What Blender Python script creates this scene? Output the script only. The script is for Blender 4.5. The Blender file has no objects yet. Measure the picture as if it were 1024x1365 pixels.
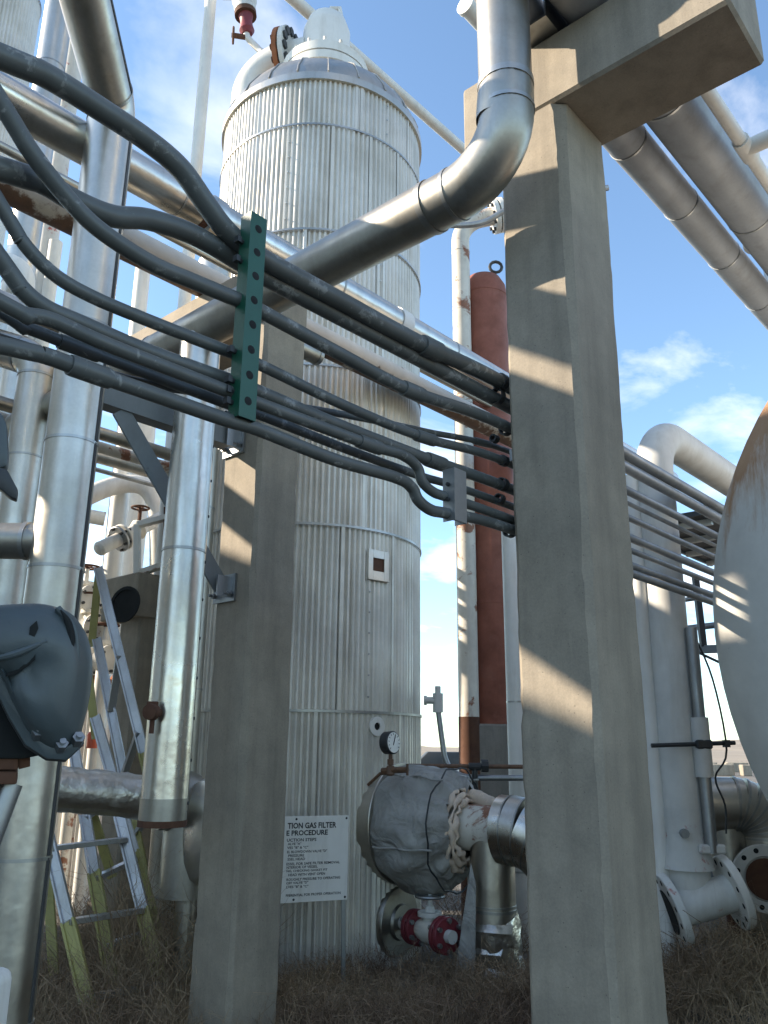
import bpy, bmesh, math, random
import numpy as np
from mathutils import Vector, Matrix
random.seed(7); np.random.seed(7)
R = math.radians
S = bpy.context.scene
# ---------------------------------------------------------------- camera
F = 1090.0; PITCH = R(16); ROLL = R(0.6); TH = R(42); H = 1.6
FH = Vector((math.cos(TH), math.sin(TH), 0)); R0 = Vector((math.sin(TH), -math.cos(TH), 0)); Z = Vector((0, 0, 1))
FW = FH*math.cos(PITCH) + Z*math.sin(PITCH); UP0 = -FH*math.sin(PITCH) + Z*math.cos(PITCH)
CR = R0*math.cos(ROLL) + UP0*math.sin(ROLL); CU = UP0*math.cos(ROLL) - R0*math.sin(ROLL)
O = Vector((0, 0, H))
cam = bpy.data.cameras.new('camera'); cam.sensor_fit = 'HORIZONTAL'; cam.sensor_width = 36
cam.lens = F/1024*36; cam.clip_start = 0.05; cam.clip_end = 20000
co = bpy.data.objects.new('camera', cam); S.collection.objects.link(co)
m = Matrix((CR, CU, -FW)).transposed().to_4x4(); m.translation = O; co.matrix_world = m
S.camera = co
# ---------------------------------------------------------------- world, sun, exposure
SUN = Vector((-1.0, 1.3, 0.85)).normalized()          # towards the sun
el = math.asin(SUN.z); az = math.atan2(SUN.x, SUN.y)
w = bpy.data.worlds.new('World'); S.world = w; w.use_nodes = True
nt = w.node_tree; N = nt.nodes; L = nt.links; N.clear()
out = N.new('ShaderNodeOutputWorld'); bg = N.new('ShaderNodeBackground'); sky = N.new('ShaderNodeTexSky')
sky.sky_type = 'NISHITA'; sky.sun_disc = False; sky.sun_elevation = el; sky.sun_rotation = az
sky.air_density = 1.0; sky.dust_density = 1.0; sky.ozone_density = 2.2; sky.altitude = 1200
tc = N.new('ShaderNodeTexCoord'); sep = N.new('ShaderNodeSeparateXYZ'); L.new(tc.outputs['Generated'], sep.inputs[0])
def wm(op, a, b=None):
    n = N.new('ShaderNodeMath'); n.operation = op
    for i, q in enumerate((a, b)):
        if q is None: continue
        if isinstance(q, (int, float)): n.inputs[i].default_value = q
        else: L.new(q, n.inputs[i])
    return n.outputs[0]
zz = wm('ADD', wm('MAXIMUM', sep.outputs[2], 0.0), 0.12)
cx = wm('DIVIDE', sep.outputs[0], zz); cy = wm('DIVIDE', sep.outputs[1], zz)
cmb = N.new('ShaderNodeCombineXYZ'); L.new(cx, cmb.inputs[0]); L.new(cy, cmb.inputs[1])
mp = N.new('ShaderNodeMapping'); L.new(cmb.outputs[0], mp.inputs[0]); mp.inputs['Scale'].default_value = (1.0, 1.5, 1); mp.inputs['Rotation'].default_value = (0, 0, 0.6); mp.inputs['Location'].default_value = (3.3, 1.2, 0)
ns = N.new('ShaderNodeTexNoise'); L.new(mp.outputs[0], ns.inputs[0]); ns.inputs['Scale'].default_value = 1.5; ns.inputs['Detail'].default_value = 9; ns.inputs['Roughness'].default_value = 0.56; ns.inputs['Distortion'].default_value = 0.5
rp = N.new('ShaderNodeValToRGB'); L.new(ns.outputs[0], rp.inputs[0]); rp.color_ramp.elements[0].position = 0.51; rp.color_ramp.elements[1].position = 0.80
rp.color_ramp.elements[1].color = (.62, .62, .62, 1)
mx = N.new('ShaderNodeMix'); mx.data_type = 'RGBA'; L.new(rp.outputs[0], mx.inputs['Factor']); tn = N.new('ShaderNodeMix'); tn.data_type = 'RGBA'; tn.blend_type = 'MULTIPLY'; tn.inputs['Factor'].default_value = 1; tn.inputs['B'].default_value = (.76, .96, 1.06, 1); L.new(sky.outputs[0], tn.inputs['A']); L.new(tn.outputs['Result'], mx.inputs['A'])
mx.inputs['B'].default_value = (6.3, 6.6, 6.9, 1)
L.new(mx.outputs['Result'], bg.inputs[0]); bg.inputs[1].default_value = 0.145; L.new(bg.outputs[0], out.inputs[0])
sl = bpy.data.lights.new('sun', 'SUN'); sl.energy = 3.8; sl.angle = R(0.53); sl.color = (1.0, 0.965, 0.91)
so = bpy.data.objects.new('sun', sl); S.collection.objects.link(so); so.rotation_euler = SUN.to_track_quat('Z', 'Y').to_euler(); so.location = (-8, 10, 12)
S.view_settings.view_transform = 'Standard'; S.view_settings.look = 'None'; S.view_settings.gamma = 1.0; S.view_settings.exposure = 1.5
S.view_settings.use_curve_mapping = False
S.view_settings.use_white_balance = True; S.view_settings.white_balance_temperature = 7900; S.view_settings.white_balance_tint = 12
S.render.resolution_x = 768; S.render.resolution_y = 1024
# ---------------------------------------------------------------- pixel -> point helpers (photo pixels)
def ray(x, y): return FW*F + CR*(x-512) - CU*(y-682.5)
def PU(x, y, u): d = ray(x, y); return O + d*((u-O.x)/d.x)
def PV(x, y, v): d = ray(x, y); return O + d*((v-O.y)/d.y)
def PZ(x, y, z): d = ray(x, y); return O + d*((z-O.z)/d.z)
def PD(x, y, D): d = ray(x, y); return O + d*(D/math.hypot(d.x, d.y))
def DEP(p): return (p-O).dot(FW)
def RAD(p, w): return w/2/F*DEP(p)
# ---------------------------------------------------------------- material helpers
def newmat(name):
    m = bpy.data.materials.new(name); m.use_nodes = True; n = m.node_tree.nodes; l = m.node_tree.links
    b = n['Principled BSDF']; t = n.new('ShaderNodeTexCoord')
    return m, n, l, b, t.outputs['Object']
def noise(n, l, vec, scale, detail=4, rough=.55, stretch=None, dist=0):
    if stretch:
        mp = n.new('ShaderNodeMapping'); l.new(vec, mp.inputs[0]); mp.inputs['Scale'].default_value = stretch; vec = mp.outputs[0]
    t = n.new('ShaderNodeTexNoise'); l.new(vec, t.inputs[0]); t.inputs['Scale'].default_value = scale; t.inputs['Detail'].default_value = detail
    t.inputs['Roughness'].default_value = rough; t.inputs['Distortion'].default_value = dist
    return t.outputs[0]
def ramp(n, l, f, p0, c0, p1, c1, interp='LINEAR'):
    r = n.new('ShaderNodeValToRGB'); l.new(f, r.inputs[0]); e = r.color_ramp.elements; r.color_ramp.interpolation = interp
    g = lambda c: (c, c, c, 1) if isinstance(c, (int, float)) else (*c, 1)
    e[0].position = p0; e[0].color = g(c0); e[1].position = p1; e[1].color = g(c1); return r.outputs[0]
def mix(n, l, f, a, b, blend='MIX'):
    x = n.new('ShaderNodeMix'); x.data_type = 'RGBA'; x.blend_type = blend
    for k, q in (('Factor', f), ('A', a), ('B', b)):
        s = x.inputs[k]
        if isinstance(q, (int, float)): s.default_value = q if k == 'Factor' else (q, q, q, 1)
        elif isinstance(q, tuple): s.default_value = (*q, 1)
        else: l.new(q, s)
    return x.outputs['Result']
def bump(n, l, b, h, strength, dist=.01, prev=None):
    u = n.new('ShaderNodeBump'); l.new(h, u.inputs['Height']); u.inputs['Strength'].default_value = strength; u.inputs['Distance'].default_value = dist
    if prev is not None: l.new(prev, u.inputs['Normal'])
    l.new(u.outputs[0], b.inputs['Normal']); return u.outputs[0]
def metal(name, base, rough=.38, dents=.25, dirt=.35, dscale=5, spec=1.0):
    m, n, l, b, v = newmat(name)
    big = noise(n, l, v, 2.2, 5, .6); fine = noise(n, l, v, 60, 3, .6); drip = noise(n, l, v, 9, 6, .6, (1, 1, .12))
    dk = tuple(c*(1-dirt) for c in base)
    col = mix(n, l, ramp(n, l, big, .35, 0, .7, 1), base, dk)
    col = mix(n, l, ramp(n, l, drip, .52, 0, .75, .55), col, tuple(c*.55*k for c, k in zip(base, (1, .93, .82))))
    col = mix(n, l, ramp(n, l, fine, .3, .93, .7, 1.0), (0, 0, 0), col)
    l.new(col, b.inputs['Base Color']); b.inputs['Metallic'].default_value = spec
    l.new(ramp(n, l, big, .3, rough*.8, .75, rough*1.35), b.inputs['Roughness'])
    d = noise(n, l, v, dscale, 3, .5); p = bump(n, l, b, d, dents, .02)
    bump(n, l, b, fine, .03, .001, p)
    return m
def paint(name, base, rust=.0, rough=.5, dirt=.25, rustcol=(.16, .055, .025), thr=.6, scale=6):
    m, n, l, b, v = newmat(name)
    big = noise(n, l, v, 3, 6, .65); fine = noise(n, l, v, 90, 3, .6); drip = noise(n, l, v, 10, 6, .65, (1, 1, .15))
    col = mix(n, l, ramp(n, l, big, .35, 0, .75, 1), base, tuple(c*(1-dirt) for c in base))
    col = mix(n, l, ramp(n, l, drip, .5, 0, .8, .5), col, tuple(c*.6*k for c, k in zip(base, (1, .92, .8))))
    rg = rough
    if rust > 0:
        rn = noise(n, l, v, scale, 8, .68, None, .4)
        f = ramp(n, l, rn, thr, 0, thr+.06, rust)
        rc = mix(n, l, noise(n, l, v, 30, 4), rustcol, tuple(min(1, c*2.0) for c in rustcol))
        col = mix(n, l, f, col, rc)
    l.new(col, b.inputs['Base Color'])
    l.new(ramp(n, l, big, .3, rough*.85, .7, min(1, rough*1.3)), b.inputs['Roughness'])
    bump(n, l, b, fine, .12, .003)
    return m
def concrete(name, base=(.375, .322, .25)):
    m, n, l, b, v = newmat(name)
    big = noise(n, l, v, 1.6, 6, .6); mid = noise(n, l, v, 9, 6, .65); fine = noise(n, l, v, 120, 4, .7)
    st = noise(n, l, v, 7, 7, .65, (1, 1, .10))
    col = mix(n, l, ramp(n, l, big, .3, 0, .7, 1), base, tuple(c*.74 for c in base))
    col = mix(n, l, ramp(n, l, mid, .4, 0, .75, .6), col, tuple(c*.58*k for c, k in zip(base, (.98, 1, 1.03))))
    col = mix(n, l, ramp(n, l, st, .46, 0, .72, .7), col, tuple(c*.5 for c in base))
    col = mix(n, l, ramp(n, l, fine, .35, .84, .65, 1), (0.02, .02, .02), col)
    vo = n.new('ShaderNodeTexVoronoi'); l.new(v, vo.inputs[0]); vo.inputs['Scale'].default_value = 34; vo.inputs['Randomness'].default_value = 1
    pit = ramp(n, l, vo.outputs['Distance'], .05, 0, .11, 1)
    col = mix(n, l, pit, tuple(c*.45 for c in base), col)
    l.new(col, b.inputs['Base Color']); b.inputs['Roughness'].default_value = .88
    p = bump(n, l, b, pit, .25, .004); p = bump(n, l, b, mid, .25, .01, p); bump(n, l, b, fine, .3, .002, p)
    return m
M = {}
M['jacket'] = metal('jacket', (.61, .575, .51), .36, .3, .25)
M['jacket_dull'] = metal('jacket_dull', (.46, .435, .385), .40, .22, .35)
M['jacket_bright'] = metal('jacket_bright', (.68, .65, .59), .28, .3, .2)
M['foil'] = metal('foil', (.70, .67, .61), .34, .85, .15, 10)
M['jacket_weathered'] = metal('jacket_weathered', (.37, .39, .41), .55, .15, .25, 5, .2)
M['galv'] = metal('galv', (.42, .44, .45), .45, .05, .3)
M['band'] = metal('band', (.5, .5, .48), .4, .05, .4)
M['corr'] = metal('corr', (.71, .675, .60), .46, .35, .22, 3.0, .45)
M['seam'] = paint('seam', (.05, .05, .05), 0, .6)
M['concrete'] = concrete('concrete')
M['concrete_grey'] = concrete('concrete_grey', (.34, .32, .285))
M['conduit'] = paint('conduit', (.105, .115, .112), .8, .42, .4, (.16, .165, .16), .58, 16)
M['conduit_galv'] = metal('conduit_galv', (.36, .375, .385), .48, .03, .35, 5, .8)
M['green'] = paint('green', (.003, .085, .05), 0, .35, .3)
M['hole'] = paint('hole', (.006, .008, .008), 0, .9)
M['redoxide'] = paint('redoxide', (.31, .095, .058), .5, .6, .45, (.17, .06, .04), .56, 5)
M['maroon'] = paint('maroon', (.22, .03, .04), .6, .5, .3, (.3, .25, .23), .6, 12)
M['white'] = paint('white', (.74, .72, .66), .8, .5, .2, thr=.66)
M['white_clean'] = paint('white_clean', (.74, .72, .67), .3, .45, .15, thr=.74)
M['white_rusty'] = paint('white_rusty', (.70, .66, .58), .95, .55, .3, thr=.56, scale=4)
M['grey_paint'] = paint('grey_paint', (.66, .645, .60), .5, .5, .25, (.22, .1, .05), .68, 5)
M['grey_rusty'] = paint('grey_rusty', (.64, .63, .59), .9, .55, .25, (.25, .035, .025), .60, 5)
M['rust'] = paint('rust', (.13, .055, .03), .8, .85, .5, (.06, .025, .015), .5, 10)
M['rust_flange'] = paint('rust_flange', (.36, .12, .05), .7, .8, .4, (.10, .05, .03), .55, 12)
M['blue_grey'] = paint('blue_grey', (.066, .086, .092), .9, .42, .4, (.012, .016, .018), .63, 11)
M['dark_steel'] = paint('dark_steel', (.03, .033, .035), 0, .5)
M['steel_grey'] = paint('steel_grey', (.20, .225, .235), .5, .5, .3, (.03, .03, .03), .7, 9)
M['yellow'] = paint('yellow', (.46, .41, .15), .5, .5, .3, (.45, .42, .3), .6, 8)
M['alu'] = metal('alu', (.62, .63, .64), .4, .05, .2)
M['cloth'] = None
M['sign'] = paint('sign', (.80, .79, .74), 0, .4, .1)
M['ink'] = paint('ink', (.012, .012, .014), 0, .5)
M['pink'] = paint('pink', (.66, .53, .43), .5, .95, .3, (.60, .42, .31), .5, 14)
M['clod'] = paint('clod', (.17, .13, .105), .6, .95, .4, (.2, .14, .11), .5, 8)
M['dial'] = paint('dial', (.75, .75, .72), 0, .3, .05)
M['copper'] = paint('copper', (.18, .09, .05), .5, .5, .4, (.05, .03, .02), .5, 20)
M['orange'] = paint('orange', (.75, .12, .05), 0, .4)
# cloth blanket
mm, n, l, b, v = newmat('cloth')
big = noise(n, l, v, 5, 5, .6); l.new(mix(n, l, ramp(n, l, big, .35, 0, .7, 1), (.36, .355, .33), (.25, .245, .23)), b.inputs['Base Color']); b.inputs['Roughness'].default_value = .62
p = bump(n, l, b, noise(n, l, v, 5, 3, .45, None, 1.6), .7, .06); bump(n, l, b, noise(n, l, v, 300, 2), .15, .002, p); M['cloth'] = mm
# tank: grey paint with rust washing down from the crown
mm, n, l, b, v = newmat('tank')
sp = n.new('ShaderNodeSeparateXYZ'); l.new(v, sp.inputs[0])
st = noise(n, l, v, 7, 8, .7, (1, 1, .22), .3); ma = n.new('ShaderNodeMath'); ma.operation = 'MULTIPLY_ADD'; l.new(sp.outputs[2], ma.inputs[0]); ma.inputs[1].default_value = .6; l.new(st, ma.inputs[2])
fr = ramp(n, l, ma.outputs[0], .80, 0, 1.0, .95)
lim = ramp(n, l, sp.outputs[0], .05, 1, .30, 0); mu = n.new('ShaderNodeMath'); mu.operation = 'MULTIPLY'; l.new(fr, mu.inputs[0]); l.new(lim, mu.inputs[1]); fr = mu.outputs[0]
g = mix(n, l, ramp(n, l, noise(n, l, v, 2.5, 6, .65), .35, 0, .7, 1), (.60, .58, .53), (.46, .445, .405))
rc = mix(n, l, noise(n, l, v, 5, 8, .7), (.24, .085, .03), (.46, .27, .13))
col = mix(n, l, fr, g, rc)
col = mix(n, l, ramp(n, l, noise(n, l, v, 9, 8, .7), .66, 0, .72, .5), col, (.2, .12, .07))
l.new(col, b.inputs['Base Color']); b.inputs['Roughness'].default_value = .55
p = bump(n, l, b, noise(n, l, v, 1.6, 3), .35, .05); bump(n, l, b, noise(n, l, v, 40, 4), .15, .004, p); M['tank'] = mm
# bare pipe whose underside has rusted through the paint
mm, n, l, b, v = newmat('white_rust_under')
sp = n.new('ShaderNodeSeparateXYZ'); l.new(v, sp.inputs[0])
ma = n.new('ShaderNodeMath'); ma.operation = 'MULTIPLY_ADD'; l.new(sp.outputs[2], ma.inputs[0]); ma.inputs[1].default_value = -4.0; l.new(noise(n, l, v, 7, 8, .7), ma.inputs[2])
fr = ramp(n, l, ma.outputs[0], .22, 0, .34, .95)
g = mix(n, l, ramp(n, l, noise(n, l, v, 3, 6, .65), .35, 0, .7, 1), (.64, .60, .52), (.5, .47, .41))
g = mix(n, l, ramp(n, l, noise(n, l, v, 4, 8, .7), .62, 0, .68, .8), g, (.2, .09, .05))
l.new(mix(n, l, fr, g, mix(n, l, noise(n, l, v, 22, 5, .7), (.05, .028, .018), (.22, .10, .055))), b.inputs['Base Color']); b.inputs['Roughness'].default_value = .65
bump(n, l, b, noise(n, l, v, 60, 5), .3, .004); M['white_rust_under'] = mm
# ground
mm, n, l, b, v = newmat('dirt')
a1 = noise(n, l, v, .9, 8, .65); a2 = noise(n, l, v, 25, 6, .7)
near = mix(n, l, ramp(n, l, a1, .35, 0, .7, 1), (.13, .118, .102), (.21, .19, .165))
near = mix(n, l, ramp(n, l, a2, .4, .55, .7, 1), (.03, .025, .02), near)
far = mix(n, l, ramp(n, l, noise(n, l, v, .012, 6, .6, (1, 1, 1)), .4, 0, .62, 1), (.26, .215, .165), (.19, .155, .118))
far = mix(n, l, ramp(n, l, noise(n, l, v, .25, 5, .6), .5, 0, .62, .6), far, (.25, .21, .165))
ln = n.new('ShaderNodeVectorMath'); ln.operation = 'LENGTH'; l.new(v, ln.inputs[0])
dv = n.new('ShaderNodeMath'); dv.operation = 'DIVIDE'; l.new(ln.outputs['Value'], dv.inputs[0]); dv.inputs[1].default_value = 90
l.new(mix(n, l, ramp(n, l, dv.outputs[0], .85, 0, 1.0, 1), near, far), b.inputs['Base Color']); b.inputs['Roughness'].default_value = .95
bump(n, l, b, a2, .6, .03); M['dirt'] = mm
mm, n, l, b, v = newmat('weed')
oi = noise(n, l, v, 1.3, 5, .6); l.new(mix(n, l, ramp(n, l, oi, .35, 0, .7, 1), (.17, .105, .068), (.40, .29, .175)), b.inputs['Base Color']); b.inputs['Roughness'].default_value = .85; M['weed'] = mm
# ---------------------------------------------------------------- geometry helpers: a geometry is (verts, faces)
def V(*a): return Vector(a)
def frame(d):
    d = d.normalized(); a = Z if abs(d.z) < .9 else Vector((1, 0, 0))
    x = a.cross(d).normalized(); return x, d.cross(x)
def join(*gs):
    vs, fs = [], []
    for g in gs:
        o = len(vs); vs += g[0]; fs += [tuple(i+o for i in f) for f in g[1]]
    return vs, fs
def tube(pts, r, n=20, caps=True, wob=0):
    pts = [Vector(p) for p in pts]; k = len(pts); rs = r if isinstance(r, (list, tuple)) else [r]*k
    vs, fs = [], []; t = (pts[1]-pts[0]).normalized(); x, y = frame(t)
    for i, p in enumerate(pts):
        a = pts[min(i+1, k-1)]-p if i < k-1 else p-pts[i-1]; c = p-pts[i-1] if i > 0 else a
        tn = (a.normalized()+c.normalized()); tn = tn.normalized() if tn.length > 1e-6 else t
        q = t.rotation_difference(tn); x = q @ x; y = q @ y; t = tn
        for j in range(n):
            an = 2*math.pi*j/n; rr = rs[i]*(1+(random.uniform(-wob, wob) if wob else 0))
            vs.append(p + x*(math.cos(an)*rr) + y*(math.sin(an)*rr))
    for i in range(k-1):
        for j in range(n):
            fs.append((i*n+j, i*n+(j+1) % n, (i+1)*n+(j+1) % n, (i+1)*n+j))
    if caps: fs += [tuple(range(n-1, -1, -1)), tuple(range((k-1)*n, k*n))]
    return vs, fs
def pipe_shell(p0, p1, r, th, n=28):                      # open-ended hollow tube
    return lathe([(0, r), (1, r), (1, r-th), (0, r-th), (0, r)], p0, Vector(p1)-Vector(p0), n, unit=False)
def lathe(prof, org, axis, n=32, unit=True):             # profile of (distance along axis, radius)
    org = Vector(org); axis = Vector(axis); d = axis.normalized(); x, y = frame(d); s = d if unit else axis
    vs, fs = [], []; k = len(prof)
    for (h, r) in prof:
        for j in range(n):
            an = 2*math.pi*j/n; vs.append(org + s*h + x*(math.cos(an)*r) + y*(math.sin(an)*r))
    for i in range(k-1):
        for j in range(n): fs.append((i*n+j, i*n+(j+1) % n, (i+1)*n+(j+1) % n, (i+1)*n+j))
    if prof[0][1] > 1e-5 and prof[0] != prof[-1]: fs.append(tuple(range(n-1, -1, -1)))
    if prof[-1][1] > 1e-5 and prof[0] != prof[-1]: fs.append(tuple(range((k-1)*n, k*n)))
    return vs, fs
def box(c, sx, sy, sz, ax=None, ay=None, az=None, bev=0, seg=1):
    c = Vector(c); ax = Vector(ax or (1, 0, 0)).normalized(); ay = Vector(ay or (0, 1, 0)).normalized(); az = Vector(az).normalized() if az else ax.cross(ay)
    bm = bmesh.new(); bmesh.ops.create_cube(bm, size=1)
    for q in bm.verts: q.co = Vector((q.co.x*sx, q.co.y*sy, q.co.z*sz))
    if bev: bmesh.ops.bevel(bm, geom=bm.edges[:], offset=bev, segments=seg, affect='EDGES', profile=.5)
    bm.verts.ensure_lookup_table(); bm.verts.index_update()
    vs = [c + ax*q.co.x + ay*q.co.y + az*q.co.z for q in bm.verts]; fs = [tuple(q.index for q in f.verts) for f in bm.faces]; bm.free(); return vs, fs
def bar(p0, p1, w, t, up=Z, bev=.002):                   # rectangular bar: w across (perpendicular to up), t along up
    p0 = Vector(p0); p1 = Vector(p1); d = (p1-p0); L_ = d.length; d.normalize(); s = d.cross(Vector(up))
    s = s.normalized() if s.length > 1e-4 else frame(d)[0]; u = s.cross(d)
    return box((p0+p1)/2, L_, w, t, d, s, u, bev)
def prism(outline, depth, bev=0):                        # outline: list of Vectors in a plane; depth: Vector
    bm = bmesh.new(); a = [bm.verts.new(p) for p in outline]; f = bm.faces.new(a)
    r = bmesh.ops.extrude_face_region(bm, geom=[f]); bmesh.ops.translate(bm, vec=depth, verts=[e for e in r['geom'] if isinstance(e, bmesh.types.BMVert)])
    bmesh.ops.recalc_face_normals(bm, faces=bm.faces[:])
    if bev: bmesh.ops.bevel(bm, geom=bm.edges[:], offset=bev, segments=2, affect='EDGES', profile=.5)
    bm.verts.ensure_lookup_table(); bm.verts.index_update()
    o = [q.co.copy() for q in bm.verts], [tuple(q.index for q in f.verts) for f in bm.faces]; bm.free(); return o
def fillet(pts, rad, n=8):
    pts = [Vector(p) for p in pts]; o = [pts[0]]
    for i in range(1, len(pts)-1):
        a, p, c = pts[i-1], pts[i], pts[i+1]; da = (a-p).normalized(); dc = (c-p).normalized(); ang = da.angle(dc)
        if ang > 3.1: o.append(p); continue
        r_ = rad[i-1] if isinstance(rad, (list, tuple)) else rad
        t = min(r_/math.tan(ang/2), (a-p).length*.98, (c-p).length*.98); rr = t*math.tan(ang/2)
        bis = (da+dc).normalized(); ctr = p + bis*(rr/math.sin(ang/2)); s = p+da*t-ctr; e = p+dc*t-ctr
        tot = s.angle(e); axs = s.cross(e).normalized()
        for k in range(n+1): o.append(ctr + Matrix.Rotation(tot*k/n, 3, axs) @ s)
    o.append(pts[-1]); return o
def spline(pts, sub=8):
    P = [Vector(p) for p in pts]; P = [P[0]*2-P[1]] + P + [P[-1]*2-P[-2]]; o = []
    for i in range(1, len(P)-2):
        a, b_, c, d = P[i-1:i+3]
        for k in range(sub):
            t = k/sub; o.append(.5*((2*b_)+(c-a)*t+(2*a-5*b_+4*c-d)*t*t+(3*b_-a-3*c+d)*t**3))
    o.append(P[-2]); return o
col_ = S.collection
def mesh(name, g, mat, smooth=35):
    me = bpy.data.meshes.new(name); me.from_pydata([tuple(p) for p in g[0]], [], g[1]); me.validate(); me.update()
    bm = bmesh.new(); bm.from_mesh(me); bmesh.ops.recalc_face_normals(bm, faces=bm.faces[:]); bm.to_mesh(me); bm.free()
    if smooth: me.shade_smooth(); me.set_sharp_from_angle(angle=R(smooth))
    me.materials.append(M[mat] if isinstance(mat, str) else mat); return me
BASE = {}
def thing(name, label, cat, loc, group=None):
    o = bpy.data.objects.new(name, None); col_.objects.link(o); o.location = loc; o.empty_display_size = .1
    o['label'] = label; o['category'] = cat
    if group: o['group'] = group
    BASE[o.name] = Vector(loc); return o
def off(g, b): return [p-b for p in g[0]], g[1]
def part(T, name, g, mat, sub=None, smooth=35, label=None):   # T: top-level thing, sub: parent part
    o = bpy.data.objects.new(name, mesh(name, off(g, BASE[T.name]), mat, smooth)); col_.objects.link(o); o.parent = sub or T
    if label: o['label'] = label
    return o
def single(name, label, cat, g, mat, loc=None, group=None, smooth=35):
    if loc is None:
        zs = min(p.z for p in g[0]); n_ = len(g[0]); c = sum((p for p in g[0]), Vector())/n_; loc = Vector((c.x, c.y, zs))
    o = bpy.data.objects.new(name, mesh(name, off(g, Vector(loc)), mat, smooth)); col_.objects.link(o); o.location = loc
    o['label'] = label; o['category'] = cat
    if group: o['group'] = group
    return o
def struct(name, g, mat, kind='structure', smooth=0):
    o = bpy.data.objects.new(name, mesh(name, g, mat, smooth)); col_.objects.link(o); o['kind'] = kind; return o
def share(T, name, me, loc, rot=None, sub=None):           # a repeated piece with shared mesh, local to T
    o = bpy.data.objects.new(name, me); col_.objects.link(o); o.parent = sub or T; o.location = Vector(loc)-BASE[T.name]
    if rot is not None: o.rotation_euler = rot.to_euler()
    return o
def ring(p, d, r, wid=.02, th=.006, n=28):
    d = Vector(d).normalized(); return lathe([(-wid/2, r), (-wid/2, r+th), (wid/2, r+th), (wid/2, r), (-wid/2, r)], p, d, n)
def jacket(T, pts, r, mat='jacket', bend=None, step=.9, bandr=.004, n=26, wob=0, first=.5, seam=None, screws=False):
    """pipe clad in sheet metal: a jacket section per length, an elbow per bend, a bead at every joint"""
    pts = [Vector(p) for p in pts]; bend = bend or r*2.6
    cuts = []; k = len(pts)
    ends = [[pts[i].copy(), pts[i+1].copy()] for i in range(k-1)]
    for i in range(1, k-1):
        da = (pts[i-1]-pts[i]).normalized(); dc = (pts[i+1]-pts[i]).normalized(); ang = da.angle(dc); t = bend/math.tan(ang/2)
        t = min(t, (pts[i-1]-pts[i]).length*.9, (pts[i+1]-pts[i]).length*.9)
        s = pts[i]+da*t; e = pts[i]+dc*t; ends[i-1][1] = s; ends[i][0] = e
        path = fillet([s+da*.01, pts[i], e+dc*.01], t*math.tan(ang/2), 10)
        part(T, 'elbow', tube(path, r*1.012, n), mat)
        part(T, 'bead', ring(s, da, r*1.012, .018, bandr), 'band'); part(T, 'bead', ring(e, dc, r*1.012, .018, bandr), 'band')
    for a, b_ in ends:
        d = b_-a; L_ = d.length
        if L_ < .02: continue
        d.normalize(); s = 0; nx = step*first
        while s < L_-1e-4:
            e = min(L_, s+nx); e = L_ if L_-e < step*.25 else e
            g = tube([a+d*s, a+d*(s+min(.02, (e-s)*.3)), a+d*e], [r, r*1.0, r*1.008], n)
            sec = part(T, 'jacket_section', g, mat)
            if e < L_: part(T, 'bead', ring(a+d*(e-.006), d, r*1.008, .014, bandr*.8), 'band')
            if seam is not None:
                sd = Vector(seam); sd = (sd-d*sd.dot(d)).normalized(); c = a+d*(s+.004)+sd*(r*1.006); c2 = a+d*(e-.004)+sd*(r*1.006)
                part(T, 'lap_seam', bar(c, c2, .022, .006, sd, .001), 'seam' if not screws else mat, sec)
                if screws:
                    q = s+.05
                    while q < e-.03:
                        part(T, 'screw', lathe([(0, .009), (.006, .007), (.007, 0)], a+d*q+sd*(r*1.006+.0025), sd, 8), 'dark_steel', sec); q += .2
            s = e; nx = step
def flange(T, p, d, r, th=.04, bolts=8, mat='white', br=None, boltmat='dark_steel', sub=None, br_=.022):
    d = Vector(d).normalized(); f = part(T, 'flange', lathe([(0, r*.55), (0, r*.97), (.005, r), (th-.005, r), (th, r*.97), (th, r*.55)], p, d, 32), mat, sub)
    x, y = frame(d); br = br or r*.82
    if sub is None:
        for i in range(bolts):
            a = 2*math.pi*(i+.5)/bolts; c = Vector(p)+x*math.cos(a)*br+y*math.sin(a)*br
            part(T, 'bolt', tube([c-d*.025, c+d*(th+.025)], br_*r/.2, 6), boltmat, f)
    return f
def handwheel(T, p, d, r, mat='rust', spokes=5, t=.012):
    d = Vector(d).normalized(); x, y = frame(d)
    ci = [p + x*math.cos(2*math.pi*i/24)*r + y*math.sin(2*math.pi*i/24)*r for i in range(25)]
    w_ = part(T, 'handwheel', tube(ci, t, 8, False), mat)
    for i in range(spokes):
        a = 2*math.pi*i/spokes; part(T, 'spoke', tube([p, p+x*math.cos(a)*r+y*math.sin(a)*r], t*.7, 6), mat, w_)
    part(T, 'hub', tube([p-d*t*1.6, p+d*t*1.6], t*2, 10), mat, w_)
SEC = {}
exec_sections = []
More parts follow.
